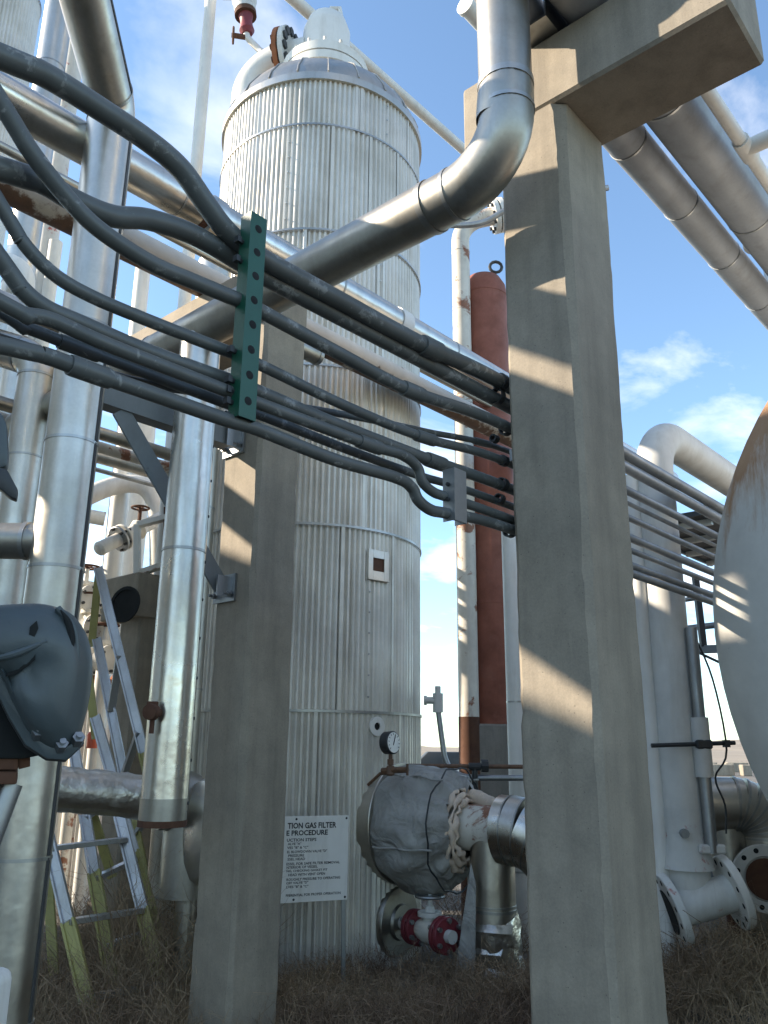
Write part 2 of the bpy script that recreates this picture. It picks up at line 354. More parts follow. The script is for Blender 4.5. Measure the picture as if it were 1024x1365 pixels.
# ================================================================ SETTING
def ground():
    n = 48; vs, fs = [], []
    rad = [0, 3, 6, 10, 15, 22, 40, 80, 160, 320, 700, 1500, 4000, 9000]
    vs.append(V(0, 0, 0))
    for q in rad[1:]:
        for j in range(n): vs.append(V(math.cos(2*math.pi*j/n)*q, math.sin(2*math.pi*j/n)*q, 0))
    for j in range(n): fs.append((0, 1+j, 1+(j+1) % n))
    for i in range(len(rad)-2):
        for j in range(n):
            a = 1+i*n+j; b_ = 1+i*n+(j+1) % n; fs.append((a, a+n, b_+n, b_))
    struct('ground', (vs, fs), 'dirt')
    # far low hills
    vs, fs = [], []; k = 160
    for j in range(k):
        a = TH + R(70) - R(140)*j/(k-1); h = 20+14*math.sin(j*.13)+7*math.sin(j*.41+1)+3*math.sin(j*1.1)
        d = V(math.cos(a), math.sin(a), 0); vs += [d*2300-Z*2, d*3000+Z*h, d*3800-Z*2]
    for j in range(k-1): fs += [(j*3, j*3+3, j*3+4, j*3+1), (j*3+1, j*3+4, j*3+5, j*3+2)]
    struct('hills', (vs, fs), 'dirt', smooth=60)
ground()
MC = FH*5.15+R0*2.1
def mound_h(x, y):
    d = V(x, y, 0)-MC; a, b_ = d.dot(R0)/1.0, d.dot(FH)/.95; q = a*a+b_*b_
    return .46*math.exp(-q**1.6)+.02*math.sin(x*7)*math.sin(y*6)*math.exp(-q)
def mound():
    n = 60; vs, fs = [], []
    for i in range(n+1):
        for j in range(n+1):
            p = MC+R0*(-1.8+3.6*i/n)+FH*(-1.7+3.4*j/n); e = min(i, j, n-i, n-j)
            vs.append(V(p.x, p.y, mound_h(p.x, p.y)+random.uniform(-.012, .012)+(.006 if e else -.03)))
    for i in range(n):
        for j in range(n): fs.append((i*(n+1)+j, (i+1)*(n+1)+j, (i+1)*(n+1)+j+1, i*(n+1)+j+1))
    struct('soil_mound', (vs, fs), 'dirt', smooth=60)
    # clods and stones on it, too many and small to count
    rg = random.Random(2); gs = []
    for _ in range(420):
        p = MC+R0*rg.gauss(0, .75)+FH*rg.gauss(-.1, .7); r = rg.uniform(.008, .035); c = V(p.x, p.y, max(0, mound_h(p.x, p.y))+r*.3)
        ax = [V(rg.uniform(-1, 1), rg.uniform(-1, 1), rg.uniform(-1, 1)).normalized()*r*rg.uniform(.6, 1.2) for _ in range(8)]
        bm = bmesh.new(); [bm.verts.new(c+q) for q in ax]; bmesh.ops.convex_hull(bm, input=bm.verts[:])
        bm.verts.index_update(); gs.append(([q.co.copy() for q in bm.verts], [tuple(q.index for q in f.verts) for f in bm.faces])); bm.free()
    struct('clods', join(*gs), 'clod', 'stuff')
mound()
def weeds():
    rng = np.random.default_rng(3); vs, fs = [], []; base = 0
    def clump(cx_, cy_, h, n, spread):
        nonlocal base
        a = rng.uniform(0, 2*np.pi, n); lean = rng.uniform(.15, 1.0, n)*spread; hh = h*rng.uniform(.35, 1.0, n)
        ox = rng.normal(0, .05, n); oy = rng.normal(0, .05, n); wd = rng.uniform(.0008, .0024, n)
        zb = max(0, mound_h(cx_, cy_)-.01); crv = rng.uniform(-1.8, 1.8, n); ts = np.array([0, .3, .6, .82, 1.0])
        for i in range(n):
            zf = ts*hh[i]*(1-.25*lean[i]*ts); rr = lean[i]*hh[i]*ts**1.3; an = a[i]+crv[i]*ts
            j = rng.normal(0, .026, (5, 3)); j[0] = 0
            if rng.random() < .45: zf = zf + rng.uniform(.2, .6)*hh[i]*(1-.3*ts); j = j*1.8
            X = cx_+ox[i]+rr*np.cos(an)+j[:, 0]; Y = cy_+oy[i]+rr*np.sin(an)+j[:, 1]; zf = np.maximum(zf+j[:, 2], .0)+zb
            w_ = wd[i]*np.array([1, .9, .75, .55, .2]); px_, py_ = -math.sin(a[i]+1.2)*w_, math.cos(a[i]+1.2)*w_
            for k in range(5):
                vs.append((X[k]-px_[k], Y[k]-py_[k], zf[k])); vs.append((X[k]+px_[k], Y[k]+py_[k], zf[k]+w_[k]))
            for k in range(4): q = base+2*k; fs.append((q, q+1, q+3, q+2))
            base += 10
    def patch(f0, f1, r0, r1, dens, h0, h1, n):
        k = int((f1-f0)*(r1-r0)*dens)
        for _ in range(k):
            f = rng.uniform(f0, f1); r = rng.uniform(r0, r1); p = FH*f+R0*r
            clump(p.x, p.y, rng.uniform(h0, h1), n, .9)
    patch(4.3, 5.4, -.75, 1.6, 55, .12, .36, 75)        # before the tower
    patch(5.4, 6.6, -.75, 1.6, 50, .08, .22, 60)
    patch(4.2, 7.2, -2.3, -.9, 45, .2, .50, 75)        # at the ladders
    patch(5.2, 6.0, -1.6, -.95, 60, .45, .95, 80)      # a bush between the ladders and the column
    patch(3.3, 4.3, -1.6, 1.6, 30, .12, .34, 60)
    patch(4.0, 4.9, 1.4, 2.9, 70, .1, .36, 75); patch(4.9, 6.0, 1.4, 2.9, 30, .06, .2, 60)        # below the spool
    patch(5.2, 6.4, .55, 1.0, 50, .1, .3, 60)
    patch(6.6, 10.5, .2, 5, 12, .2, .5, 36)
    patch(7.2, 13, -5, -.8, 5, .2, .5, 36)
    me = bpy.data.meshes.new('dry_weeds'); me.from_pydata(vs, [], fs); me.materials.append(M['weed'])
    o = bpy.data.objects.new('dry_weeds', me); col_.objects.link(o); o['kind'] = 'stuff'; o['label'] = 'tangled dry brown weeds covering the ground between the pipes'; o['category'] = 'weeds'
weeds()
# ================================================================ CONCRETE T COLUMNS
B_U, B_V0, B_V1, B_U1 = 2.72, 1.421, 1.754, 3.13
A_U, A_V0, A_V1, A_U1 = 2.9, 3.613, 3.967, 3.24
def tcol(label, u0, u1, v0, v1, zt, cv0, cv1, zc, ch=.028, mat='concrete'):
    T = thing('concrete_column', label, 'column', ((u0+u1)/2, (v0+v1)/2, 0), 'concrete pipe rack columns')
    ol = [V(u0+ch, v0, -.2), V(u1-ch, v0, -.2), V(u1, v0+ch, -.2), V(u1, v1-ch, -.2), V(u1-ch, v1, -.2), V(u0+ch, v1, -.2), V(u0, v1-ch, -.2), V(u0, v0+ch, -.2)]
    rg = random.Random(int(v0*100)); nz = 90; vs, fs = [], []; w1 = [ch]*4
    for i in range(nz+1):
        z_ = -.2+(zt+.196)*i/nz; q = []
        for k in range(4):
            w1[k] = min(ch*1.5, max(ch*.72, w1[k]+rg.uniform(-.004, .004))); q.append(w1[k]+(rg.uniform(0, .012) if rg.random() < .06 else 0))
        vs += [V(u0+q[0], v0, z_), V(u1-q[1], v0, z_), V(u1, v0+q[1], z_), V(u1, v1-q[2], z_), V(u1-q[2], v1, z_), V(u0+q[3], v1, z_), V(u0, v1-q[3], z_), V(u0, v0+q[0], z_)]
    for i in range(nz): fs += [(i*8+k, i*8+(k+1) % 8, i*8+8+(k+1) % 8, i*8+8+k) for k in range(8)]
    fs += [tuple(range(7, -1, -1)), tuple(range(nz*8, nz*8+8))]
    part(T, 'post', (vs, fs), mat, smooth=20)
    c = box(((u0+u1)/2, (cv0+cv1)/2, (zt+zc)/2), u1-u0+.006, cv1-cv0, zc-zt, bev=.014)
    part(T, 'cap_beam', c, mat, smooth=20)
    return T
tcol('large concrete T shaped rack column nearest the camera, right of centre', B_U, B_U1, B_V0, B_V1, 4.375, .685, 1.955, 4.74)
tcol('concrete T shaped rack column left of centre, standing before the corrugated tower', A_U, A_U1, A_V0, A_V1, 4.2, A_V0-.003, 5.45, 4.62)
# ================================================================ CORRUGATED TOWER
TC = PD(401, 995, 7.6); TCX, TCY = TC.x, TC.y; TR = 1.06
def corr_cyl(cx_, cy_, r, z0, z1, ribs, amp, flare=0, a0=0, a1=2*math.pi):
    per = 6; n = ribs*per; vs, fs = [], []; closed = (a1-a0) > 6.28
    cols = n if closed else n+1
    for zq, dr in ((z0, flare), (z0+.03, 0), (z1, 0)):
        for j in range(cols):
            a = a0+(a1-a0)*j/n; s = math.cos(2*math.pi*j/per); rr = r+dr+amp*(s if s < .5 else .75)
            vs.append(V(cx_+math.cos(a)*rr, cy_+math.sin(a)*rr, zq))
    for i in range(2):
        for j in range(n if closed else n):
            k = (j+1) % cols; fs.append((i*cols+j, i*cols+k, (i+1)*cols+k, (i+1)*cols+j))
    return vs, fs
def tower():
    T = thing('corrugated_tower', 'tall cylindrical filter vessel clad in corrugated aluminium with a domed top', 'tower', (TCX, TCY, 0))
    zs = [0, 1.86, 3.36, 4.80, 6.16, 7.32, 7.90]
    toc = math.atan2(-TCY, -TCX)
    for i in range(6):
        sh = part(T, 'corrugated_sheet', corr_cyl(TCX, TCY, TR-.004*(i % 2), zs[i]-.02, zs[i+1]+.005, 136, .0115, .004), 'corr', smooth=60)
        bd = part(T, 'strap', ring((TCX, TCY, zs[i+1]), Z, TR+.012, .02 if i < 5 else .012, .006, 72), 'band')
        for da in (-.75+.21*i, .1+.17*i, .85-.1*i):
            a = toc+da; d = V(math.cos(a), math.sin(a), 0); part(T, 'sheet_lap', bar(V(TCX, TCY, zs[i])+d*(TR+.0105), V(TCX, TCY, zs[i+1])+d*(TR+.0105), .03, .006, d, .001), 'corr', sh)
        for k, da in enumerate((-.42+.9*(i % 2), )):     # screw lines up the sheet laps
            a = toc+da+.03*i; d = V(math.cos(a), math.sin(a), 0); g = []
            z_ = zs[i]+.12
            while z_ < zs[i+1]-.05:
                g.append(lathe([(0, .009), (.006, .008), (.009, 0)], V(TCX, TCY, z_)+d*(TR+.009), d, 6)); z_ += .17
            part(T, 'screw_row', join(*g), 'band', sh)['kind'] = 'stuff'
    c = V(TCX, TCY, 0)
    part(T, 'shoulder_ring', lathe([(7.84, TR+.012), (7.84, TR+.03), (7.92, TR+.03), (7.94, TR+.012)], c, Z, 72), 'jacket')
    dome = part(T, 'dome', lathe([(7.92, TR+.02), (8.05, 1.04), (8.25, .92), (8.42, .75), (8.52, .58), (8.56, .44), (8.72, .41)], c, Z, 72), 'jacket', smooth=50)
    for k in range(22):                              # standing laps between the dome gores
        a = 2*math.pi*k/22; d = V(math.cos(a), math.sin(a), 0); pr = [(7.94, TR+.024), (8.05, 1.046), (8.25, .926), (8.42, .756), (8.52, .586)]
        part(T, 'gore_lap', tube([c+d*q+Z*h for h, q in pr], .008, 6), 'jacket', dome)
    part(T, 'top_flange', lathe([(8.70, .40), (8.70, .49), (8.80, .49), (8.80, .44), (8.82, .44), (8.82, .49), (8.93, .49), (8.93, .3)], c, Z, 48), 'white')
    for k in range(16):
        a = 2*math.pi*k/16; d = V(math.cos(a), math.sin(a), 0); part(T, 'stud', tube([c+d*.45+Z*8.66, c+d*.45+Z*9.0], .02, 6), 'white_rusty')
    part(T, 'neck', lathe([(8.92, .27), (9.50, .27), (9.66, .22), (9.74, .12), (9.75, 0)], c, Z, 36), 'white_clean')
    lug = part(T, 'lifting_lug', tube([c+Z*9.72+R0*.0, c+Z*9.78, c+Z*9.88+R0*.04, c+Z*9.88+R0*.14, c+Z*9.74+R0*.16], .03, 8), 'white_clean')
    # side outlet: flanged, then an elbow down behind the dome
    od = (V(0, 1, 0)*.55 - R0*.8).normalized(); p0 = c+Z*9.26
    part(T, 'outlet_neck', tube([p0+od*.2, p0+od*.42], .2, 28), 'white_clean')
    flange(T, p0+od*.40, od, .36, .06, 14, 'grey_paint', boltmat='dark_steel', br_=.03)
    flange(T, p0+od*.475, od, .36, .06, 14, 'rust_flange', boltmat='rust', br_=.022)
    part(T, 'outlet_elbow', tube(fillet([p0+od*.52, p0+od*.95, p0+od*.95-Z*1.7], .42, 10), .2, 28), 'white_clean')
    # square inspection window in the cladding
    wp = PD(521, 749, 6.6); d = V(wp.x-TCX, wp.y-TCY, 0).normalized(); s = Z.cross(d); q = V(TCX, TCY, wp.z)+d*(TR+.018)
    f = part(T, 'inspection_plate', join(bar(q+s*.085-Z*.125, q+s*.085+Z*.125, .05, .014, d), bar(q-s*.085-Z*.125, q-s*.085+Z*.125, .05, .014, d),
             bar(q-s*.06+Z*.09, q+s*.06+Z*.09, .07, .013, d), bar(q-s*.06-Z*.09, q+s*.06-Z*.09, .07, .013, d)), 'jacket')
    part(T, 'inspection_recess', box(q-d*.006, .004, .13, .12, d, s, Z), 'rust', f)
    part(T, 'drip_edge', bar(q-s*.11-Z*.13, q+s*.11-Z*.13, .03, .012, Z), 'jacket', f)
    # sight port
    wp = PD(518, 968, 6.62); d = V(wp.x-TCX, wp.y-TCY, 0).normalized(); q = V(TCX, TCY, wp.z)+d*(TR+.004)
    pr = part(T, 'sight_port', lathe([(0, .075), (.02, .075), (.02, .03), (.004, .03)], q, d, 28), 'white_clean')
    part(T, 'port_hole', lathe([(.008, .031), (.009, 0)], q, d, 24), 'hole', pr)
    # round cover plate of the drain
    wp = PD(514, 1241, 6.6); dd = V(.10, -1, 0).normalized(); q = V(TCX, TCY, wp.z)+dd*(TR+.0)
    cp = part(T, 'round_cover_plate', lathe([(-.02, .25), (.02, .25), (.028, .245), (.028, .13), (.05, .12), (.05, 0)], q, dd, 40), 'jacket_dull')
    return q, V(-.22, -1, 0).normalized()
DQ, DD = tower()
def vent_valve():
    D = 7.9; P = [PD(352, 78, D), PD(345, 66, D), PD(330, 50, D), PD(329, 38, D)]
    T = thing('vent_valve', 'small vent valve with handwheel on a bent pipe beside the tower top', 'valve', P[0])
    part(T, 'pipe_wall', tube(spline([P[0]+FH*.3-Z*.4]+P, 5), RAD(P[0], 9), 12), 'white_clean')
    d = (P[3]-P[2]).normalized(); b0 = P[3]; part(T, 'body', lathe([(0, .06), (.05, .09), (.12, .075), (.2, .07), (.26, .09)], b0-d*.08, d, 16), 'maroon')
    q = b0+d*.10; part(T, 'flange', lathe([(.08, .06), (.08, .13), (.13, .13), (.13, .06)], q, d, 20), 'rust'); part(T, 'flange', lathe([(.14, .06), (.14, .13), (.19, .13), (.19, .06)], q, d, 20), 'grey_paint')
    part(T, 'upper_body', lathe([(.19, .1), (.3, .15), (.5, .15), (.6, .1), (1.1, .1)], q, d, 20), 'grey_paint'); part(T, 'side_cap', tube([q+d*.42, q+d*.42-R0*.26], .075, 14), 'white_rusty')
    h = PD(311, 47, D); part(T, 'stem', tube([P[2], h], .03, 8), 'rust'); handwheel(T, h, (h-P[2]), .085, 'rust', 5, .013)
vent_valve()
# nozzle wrapped in a cloth blanket
ND = V(0.12, -1, 0).normalized(); NP = V(TCX, TCY, 1.02)+ND*(TR-.05)
def nozzle():
    T = thing('wrapped_nozzle', 'vessel nozzle bulging under a grey tied cloth insulation blanket', 'insulated nozzle', NP)
    part(T, 'base_collar', lathe([(-.06, .44), (.07, .455), (.075, .45), (.075, .40)], NP, ND, 48), 'jacket')
    # blanket: a slack drum with folds
    n, k = 64, 20; vs, fs = [], []; x, y = frame(ND); rng = random.Random(5)
    ph = [rng.uniform(0, 6.28) for _ in range(8)]
    for i in range(k):
        t = i/(k-1); h = .05+.60*t; base = .42+.05*math.sin(math.pi*min(1, t*1.25))-.10*max(0, t-.75)/.25
        if i == k-1: base -= .05
        for j in range(n):
            a = 2*math.pi*j/n; f = .012*math.sin(9*a+ph[0]+5*t)+.014*math.sin(14*a+ph[1]-8*t)*t+.020*math.sin(5*a+ph[2]+8*t)*math.sin(3*t+ph[5])+.024*t*t*math.sin(21*a+ph[3]+2*math.sin(4*a))
            p = NP+ND*(h+.02*math.sin(3*a+ph[4])*t)+x*math.cos(a)*(base+f)+y*math.sin(a)*(base+f)
            p.z -= .04*math.sin(math.pi*t); vs.append(p)
    for i in range(k-1):
        for j in range(n): fs.append((i*n+j, i*n+(j+1) % n, (i+1)*n+(j+1) % n, (i+1)*n+j))
    bl = part(T, 'blanket', (vs, fs), 'cloth', smooth=80)
    def rimp(a, h, r): return NP+ND*h+x*math.cos(a)*r+y*math.sin(a)*r-Z*.02
    part(T, 'drawstring', tube([rimp(2*math.pi*i/40, .58+.01*math.sin(i), .445+.012*math.sin(i*1.7)) for i in range(41)], .007, 6, False), 'dark_steel', bl)
    for a0 in (.9, 2.2, 3.4):
        part(T, 'tie_strap', tube([rimp(a0, .12+.5*i/10, .475-.03*(i/10)**3+.012*math.sin(i*1.3)) for i in range(11)], .009, 6), 'cloth', bl)
    # ragged ring of pink insulation at the mouth
    for i in range(3):
        k2 = 44; rg = [rimp(2*math.pi*q/k2, [.63, .665, .69][i]+rng.uniform(-.016, .016), .275-.03*i+rng.uniform(-.02, .02)) for q in range(k2)]; rg.append(rg[0])
        rd = [.019+.007*math.sin(q*.9+i)+rng.uniform(-.006, .007) for q in range(k2)]; rd.append(rd[0])
        part(T, 'insulation_batt', tube(rg, rd, 10, False, .08), 'pink', smooth=70)
    part(T, 'pipe_stub', tube([NP+ND*.1, NP+ND*1.12], .165, 32), 'white_rusty')
    part(T, 'insulation_flap', tube(spline([rimp(1.2, .66, .26), rimp(1.25, .78, .22), rimp(1.3, .9, .19), rimp(1.3, .98, .185)], 5), [.05, .055, .06, .06, .06, .06, .055, .05, .05, .045, .04, .035, .03, .03, .02, .015], 9, True, .08), 'pink', smooth=70)
    # gored metal elbow turning down behind the near column
    e0 = NP+ND*.98; path = fillet([e0, e0+ND*.42, e0+ND*.42-Z*.55+V(.15, 0, 0)], .36, 6)
    for i in range(len(path)-1):
        a, b_ = path[i], path[i+1]; d = (b_-a).normalized()
        part(T, 'elbow_gore', tube([a-d*.012, b_+d*.008], [.245, .238], 32), 'jacket_bright')
        part(T, 'gore_bead', ring(b_, d, .24, .012, .006, 32), 'band')
    return path[-1]
NEND = nozzle()
q = NP+ND*.84+R0*.03; q.z = 0.0
T = thing('jacketed_riser', 'short silver jacketed riser with crumpled foil foot below the wrapped nozzle', 'pipe', q)
rr = .165
part(T, 'jacket_section', tube([V(q.x, q.y, .30), V(q.x, q.y, .97)], rr, 32), 'jacket')
part(T, 'bead', ring(V(q.x, q.y, .47), Z, rr, .02, .006), 'band'); part(T, 'bead', ring(V(q.x, q.y, .50), Z, rr, .012, .005), 'band')
random.seed(3); part(T, 'crumpled_foil', tube([V(q.x+.02*math.sin(i*2.1), q.y-.02*i/9, .42-.42*i/9) for i in range(10)], [rr*(1.02+.07*math.sin(i*.8)+.03*i) for i in range(10)], 26, True, .06), 'foil', smooth=30)
fl = [V(q.x, q.y, 0)-R0*(rr+.02)]
part(T, 'cloth_flap', prism([V(q.x, q.y, .02)-R0*.30-FH*.1, V(q.x, q.y, .03)-R0*.16-FH*.16, V(q.x, q.y, .66)-R0*.14-FH*.15, V(q.x, q.y, .80)-R0*.17-FH*.12, V(q.x, q.y, .40)-R0*.24-FH*.12], -FH*.018, .004), 'cloth')
# drain valve
T = thing('drain_valve', 'small gate valve with maroon flanges low on the corrugated tower', 'valve', DQ-Z*.0)
part(T, 'pipe_stub', tube([DQ, DQ+DD*.66], .045, 16), 'grey_rusty')
flange(T, DQ+DD*.20, DD, .125, .045, 6, 'maroon', boltmat='galv', br_=.028); flange(T, DQ+DD*.255, DD, .125, .03, 6, 'maroon', boltmat='galv', br_=.028)
body = DQ+DD*.40
part(T, 'body', lathe([(-.12, .06), (-.08, .075), (0, .095), (.08, .075), (.12, .06)], body, DD, 20), 'white_rusty')
flange(T, DQ+DD*.53, DD, .125, .03, 6, 'maroon', boltmat='galv', br_=.028); flange(T, DQ+DD*.57, DD, .125, .04, 6, 'maroon', boltmat='galv', br_=.028)
part(T, 'bonnet', lathe([(.05, .06), (.10, .055), (.10, .09), (.13, .09), (.13, .04), (.17, .03), (.17, .02), (.25, .02)], body, Z, 16), 'grey_rusty')
handwheel(T, body+Z*.235, Z, .10, 'galv', 4, .012)
# pressure gauge
GP = PD(521, 990, 6.42)
T = thing('pressure_gauge', 'round pressure gauge with white dial on the tower above the cloth blanket', 'gauge', GP-Z*.28)
gd = (R0*.75-FH*.62+Z*.05).normalized()
part(T, 'case', lathe([(-.05, .07), (-.045, .083), (.022, .085), (.03, .078)], GP, gd, 32), 'dark_steel')
dl = part(T, 'dial', lathe([(.026, .078), (.0312, .074), (.0315, 0)], GP, gd, 32), 'dial')
x, y = frame(gd); part(T, 'needle', bar(GP+gd*.034-x*.01-y*.02, GP+gd*.034+x*.02+y*.055, .006, .002, gd, 0), 'ink', dl)
for i in range(11):
    a = -.6+i*.45; d_ = x*math.cos(a)+y*math.sin(a); part(T, 'tick', bar(GP+gd*.0335+d_*.055, GP+gd*.0335+d_*.068, .004, .0015, gd, 0), 'ink', dl)
part(T, 'stem', tube([GP-Z*.08, GP-Z*.24], .016, 10), 'copper'); part(T, 'coupling', tube([GP-Z*.12, GP-Z*.16], .026, 6), 'copper')
part(T, 'needle_valve', join(tube([GP-Z*.2-gd*.08, GP-Z*.2+gd*.16], .022, 8), box(GP-Z*.2, .06, .06, .07, R0, FH, Z, .008), tube([GP-Z*.24+gd*.16, GP-Z*.16+gd*.16], .010, 6)), 'copper')
part(T, 'drop_leg', tube([GP-Z*.22, GP-Z*.22-gd*.1, GP-Z*.30-gd*.22], .012, 8), 'copper')
# ================================================================ SIGN
SD = (R0*math.cos(R(21))+FH*math.sin(R(21))).normalized(); SN = Z.cross(SD)*-1
if SN.dot(FH) > 0: SN = -SN
SP = PD(463, 1143, 6.05)
def onsign(x, y):                       # photo pixel -> point on the sign plane
    d = ray(x, y); return O + d*((SP-O).dot(SN)/d.dot(SN))
tr = onsign(462, 1087); br_ = onsign(465.5, 1199); W_, H_ = .74, (tr-br_).length
T = thing('sign_board', 'white procedure sign with black lettering before the tower, half behind the column', 'sign', br_-Z*br_.z)
ctr = (tr+br_)/2-SD*(W_/2)
bd = part(T, 'board', box(ctr, W_, H_, .006, SD, Z, SN, .0015), 'sign')
part(T, 'post', bar(br_-SD*.02-SN*.012-Z*(br_.z+.1), tr-SD*.02-SN*.012-Z*.03, .03, .012, SN), 'galv')
part(T, 'post', bar(br_-SD*(W_-.02)-SN*.012-Z*(br_.z+.1), tr-SD*(W_-.02)-SN*.012-Z*.03, .03, .012, SN), 'galv')
for fx in (.012, W_/2, W_-.012):
    for fz in (-1, 1): part(T, 'screw', lathe([(.003, .008), (.006, .006), (.007, 0)], ctr+SD*(W_/2-fx-.004)+Z*fz*(H_/2-.018), SN, 10), 'dark_steel', bd)
lines = [('TION GAS FILTER', 150, 565, 252, 50, 1), ('E PROCEDURE', 140, 492, 315, 45, 1), ('UCTION STEPS', 143, 395, 377, 27, .6), ('ALVE "A"', 150, 265, 413, 22, .4), ('VES "B" & "C"', 145, 325, 443, 22, .4),
    ('EL BLOWDOWN VALVE "D"', 145, 485, 473, 22, .4), ('PRESSURE', 155, 290, 512, 22, .4), ('SSEL HEAD', 148, 298, 542, 22, .4), ('ESSEL FOR SAFE FILTER REMOVAL', 140, 595, 570, 22, .4), ('NTERIOR OF VESSEL', 140, 405, 607, 22, .4),
    ('NG, CHECKING GASKET FIT', 140, 488, 635, 22, .4), ('HEAD WITH VENT OPEN', 155, 468, 667, 22, .4), ('ROUGHLY PRESSURE TO OPERATING', 140, 597, 700, 22, .4), ('OFF VALVE "D"', 138, 325, 742, 22, .4), ('LVES "B" & "C"', 138, 325, 775, 22, .4), ('FFERENTIAL FOR PROPER OPERATION', 135, 600, 832, 22, .4)]
for s, x0, x1, yc, hh, bold in lines:
    cu = bpy.data.curves.new('t', 'FONT'); cu.body = s; cu.size = 1; cu.offset = .012+.016*bold; cu.resolution_u = 2
    to = bpy.data.objects.new('t', cu); col_.objects.link(to); dg = bpy.context.evaluated_depsgraph_get(); dg.update()
    me = bpy.data.meshes.new_from_object(to.evaluated_get(dg)); bpy.data.objects.remove(to)
    xs = [q.co.x for q in me.vertices]; ys = [q.co.y for q in me.vertices]; a, b_ = min(xs), max(xs); c0, c1 = min(ys), max(ys)
    pl_ = onsign(360+x0/6.4, 1060+yc/6.4); pr_ = onsign(360+x1/6.4, 1060+yc/6.4); pl_ = pr_-SD*(pr_-pl_).dot(SD); pt = (onsign(360+x1/6.4, 1060+(yc-hh/2)/6.4)-onsign(360+x1/6.4, 1060+(yc+hh/2)/6.4)).dot(Z)
    Lw = (pr_-pl_).length
    g = [pl_+SD*((q.co.x-a)/(b_-a)*Lw)+Z*(((q.co.y-c0)/(c1-c0)-.5)*pt)+SN*.0045 for q in me.vertices], [tuple(f.vertices) for f in me.polygons]
    part(T, 'lettering', g, 'ink', bd, smooth=0)
# ================================================================ RACK PIPES
U0 = 2.43
# the pipe that crosses the picture and turns up in front of the near column
vz = PU(400, 370, U0).z; vtop = PU(672, 60, U0)
def crossing():
    T = thing('jacketed_pipe', 'silver pipe crossing the picture and turning straight up before the near column', 'pipe', (U0, 3.5, vz-.12), 'silver jacketed pipes')
    r = .113; jacket(T, [(U0, 5.9, vz), (U0, vtop.y, vz), (U0, vtop.y, 8.2)], r, 'jacket_dull', .27, 1.05, .004, 32, first=.75)
    # crushed sheet on the inside of the elbow
    c = V(U0, vtop.y, vz); random.seed(11)
    for k, (t, s) in enumerate(((.10, .07), (.20, .06), (.30, .055))):
        a = c+V(0, .27-.27*math.cos(.5+t*3)*1.0, 0)*.6+Z*(.27*t*2.4)
    part(T, 'crumpled_sheet', tube([V(U0, vtop.y+.02*k/5*(k/5), vz+.40-.035*k) for k in range(6)], [r*1.016, r*1.03, r*1.05, r*1.055, r*1.045, r*1.02], 26, False, .016), 'jacket_dull', smooth=30)
    part(T, 'worn_band', ring((U0, vtop.y, vz+.40), Z, r*1.012, .03, .005), 'band')
    part(T, 'worn_band', ring((U0, vtop.y+.40, vz), V(0, 1, 0), r*1.012, .03, .005), 'band')
    return r
VR = crossing()
# drop leg hanging from it
dl_ = PU(240, 800, U0); dv_ = dl_.y; dz_ = PU(210, 1092, U0).z; dzr = .112
T = thing('drop_leg', 'silver vertical drop leg with rusty open end and side screws, left of the column', 'pipe', (U0, dv_, dz_))
jacket(T, [(U0, dv_, vz-.06), (U0, dv_, dz_+.04)], dzr, 'jacket_bright', None, 1.25, .004, 32, first=1.0, seam=R0, screws=True)
part(T, 'end_cap', lathe([(0, dzr*1.02), (.10, dzr*1.03), (.10, dzr)], (U0, dv_, dz_+.0), Z, 32), 'jacket_dull')
part(T, 'rusty_rim', lathe([(-.03, dzr*.9), (-.03, dzr*1.05), (.0, dzr*1.05), (.0, dzr*.8), (-.03, dzr*.8), (-.03, dzr*.9)], (U0, dv_, dz_), Z, 32), 'rust')
vp = PU(203, 950, U0-dzr); vd = (-FH*.8-R0*.25).normalized(); vp = V(U0, dv_, vp.z)+vd*dzr
part(T, 'drain_cock', join(tube([vp, vp+vd*.07], .022, 10), lathe([(.03, .03), (.05, .042), (.085, .038), (.09, .0)], vp, vd, 12), tube([vp+vd*.05, vp+vd*.05-Z*.10], .012, 8), box(vp+vd*.06+Z*.035, .02, .05, .03, vd, R0, Z, .004)), 'rust')
def upipe(name, label, v, z, u0, u1, r, mat, step=1.3, seam=None, first=.6, cat='pipe', n=28):
    T = thing(name, label, cat, (u0+(u1-u0)/2, v, z-r)); jacket(T, [(u0, v, z), (u1, v, z)], r, mat, None, step, .004, n, first=first, seam=seam); return T
T = upipe('jacketed_pipe', 'long silver pipe running over the rack beam behind the grey conduits', 3.8, 4.80, -2.2, 9.5, .112, 'jacket_bright', 1.35, first=.35)
sd = PV(275, 262, 3.8)
part(T, 'open_lap', lathe([(0, .114), (.015, .128), (.10, .124), (.10, .114), (0, .114)], (sd.x, 3.8, 4.80), V(1, 0, 0), 28), 'jacket_bright'); part(T, 'bare_gap', ring((sd.x-.02, 3.8, 4.80), V(1, 0, 0), .113, .05, .002), 'rust')
sd = PV(525, 385, 3.8); part(T, 'white_patch', lathe([(0, .113), (0, .122), (.12, .122), (.12, .113), (0, .113)], (sd.x, 3.8, 4.80), V(1, 0, 0), 28), 'white_clean')
part(T, 'pipe_shoe', box((A_U+.17, 3.8, 4.654), .3, .12, .064, bev=.004), 'steel_grey')
T = thing('rusty_pipe', 'bare white painted pipe with rusted underside running below the silver pipe', 'pipe', (2.9, 4.37, 4.6))
part(T, 'pipe_wall', tube([(-2.4+i*1.2, 4.37, 4.735) for i in range(11)], .112, 28), 'white_rust_under')
T = thing('pipe_stub', 'short grey open ended pipe stub poking out beside the left concrete column', 'pipe', PV(420, 470, 3.95))
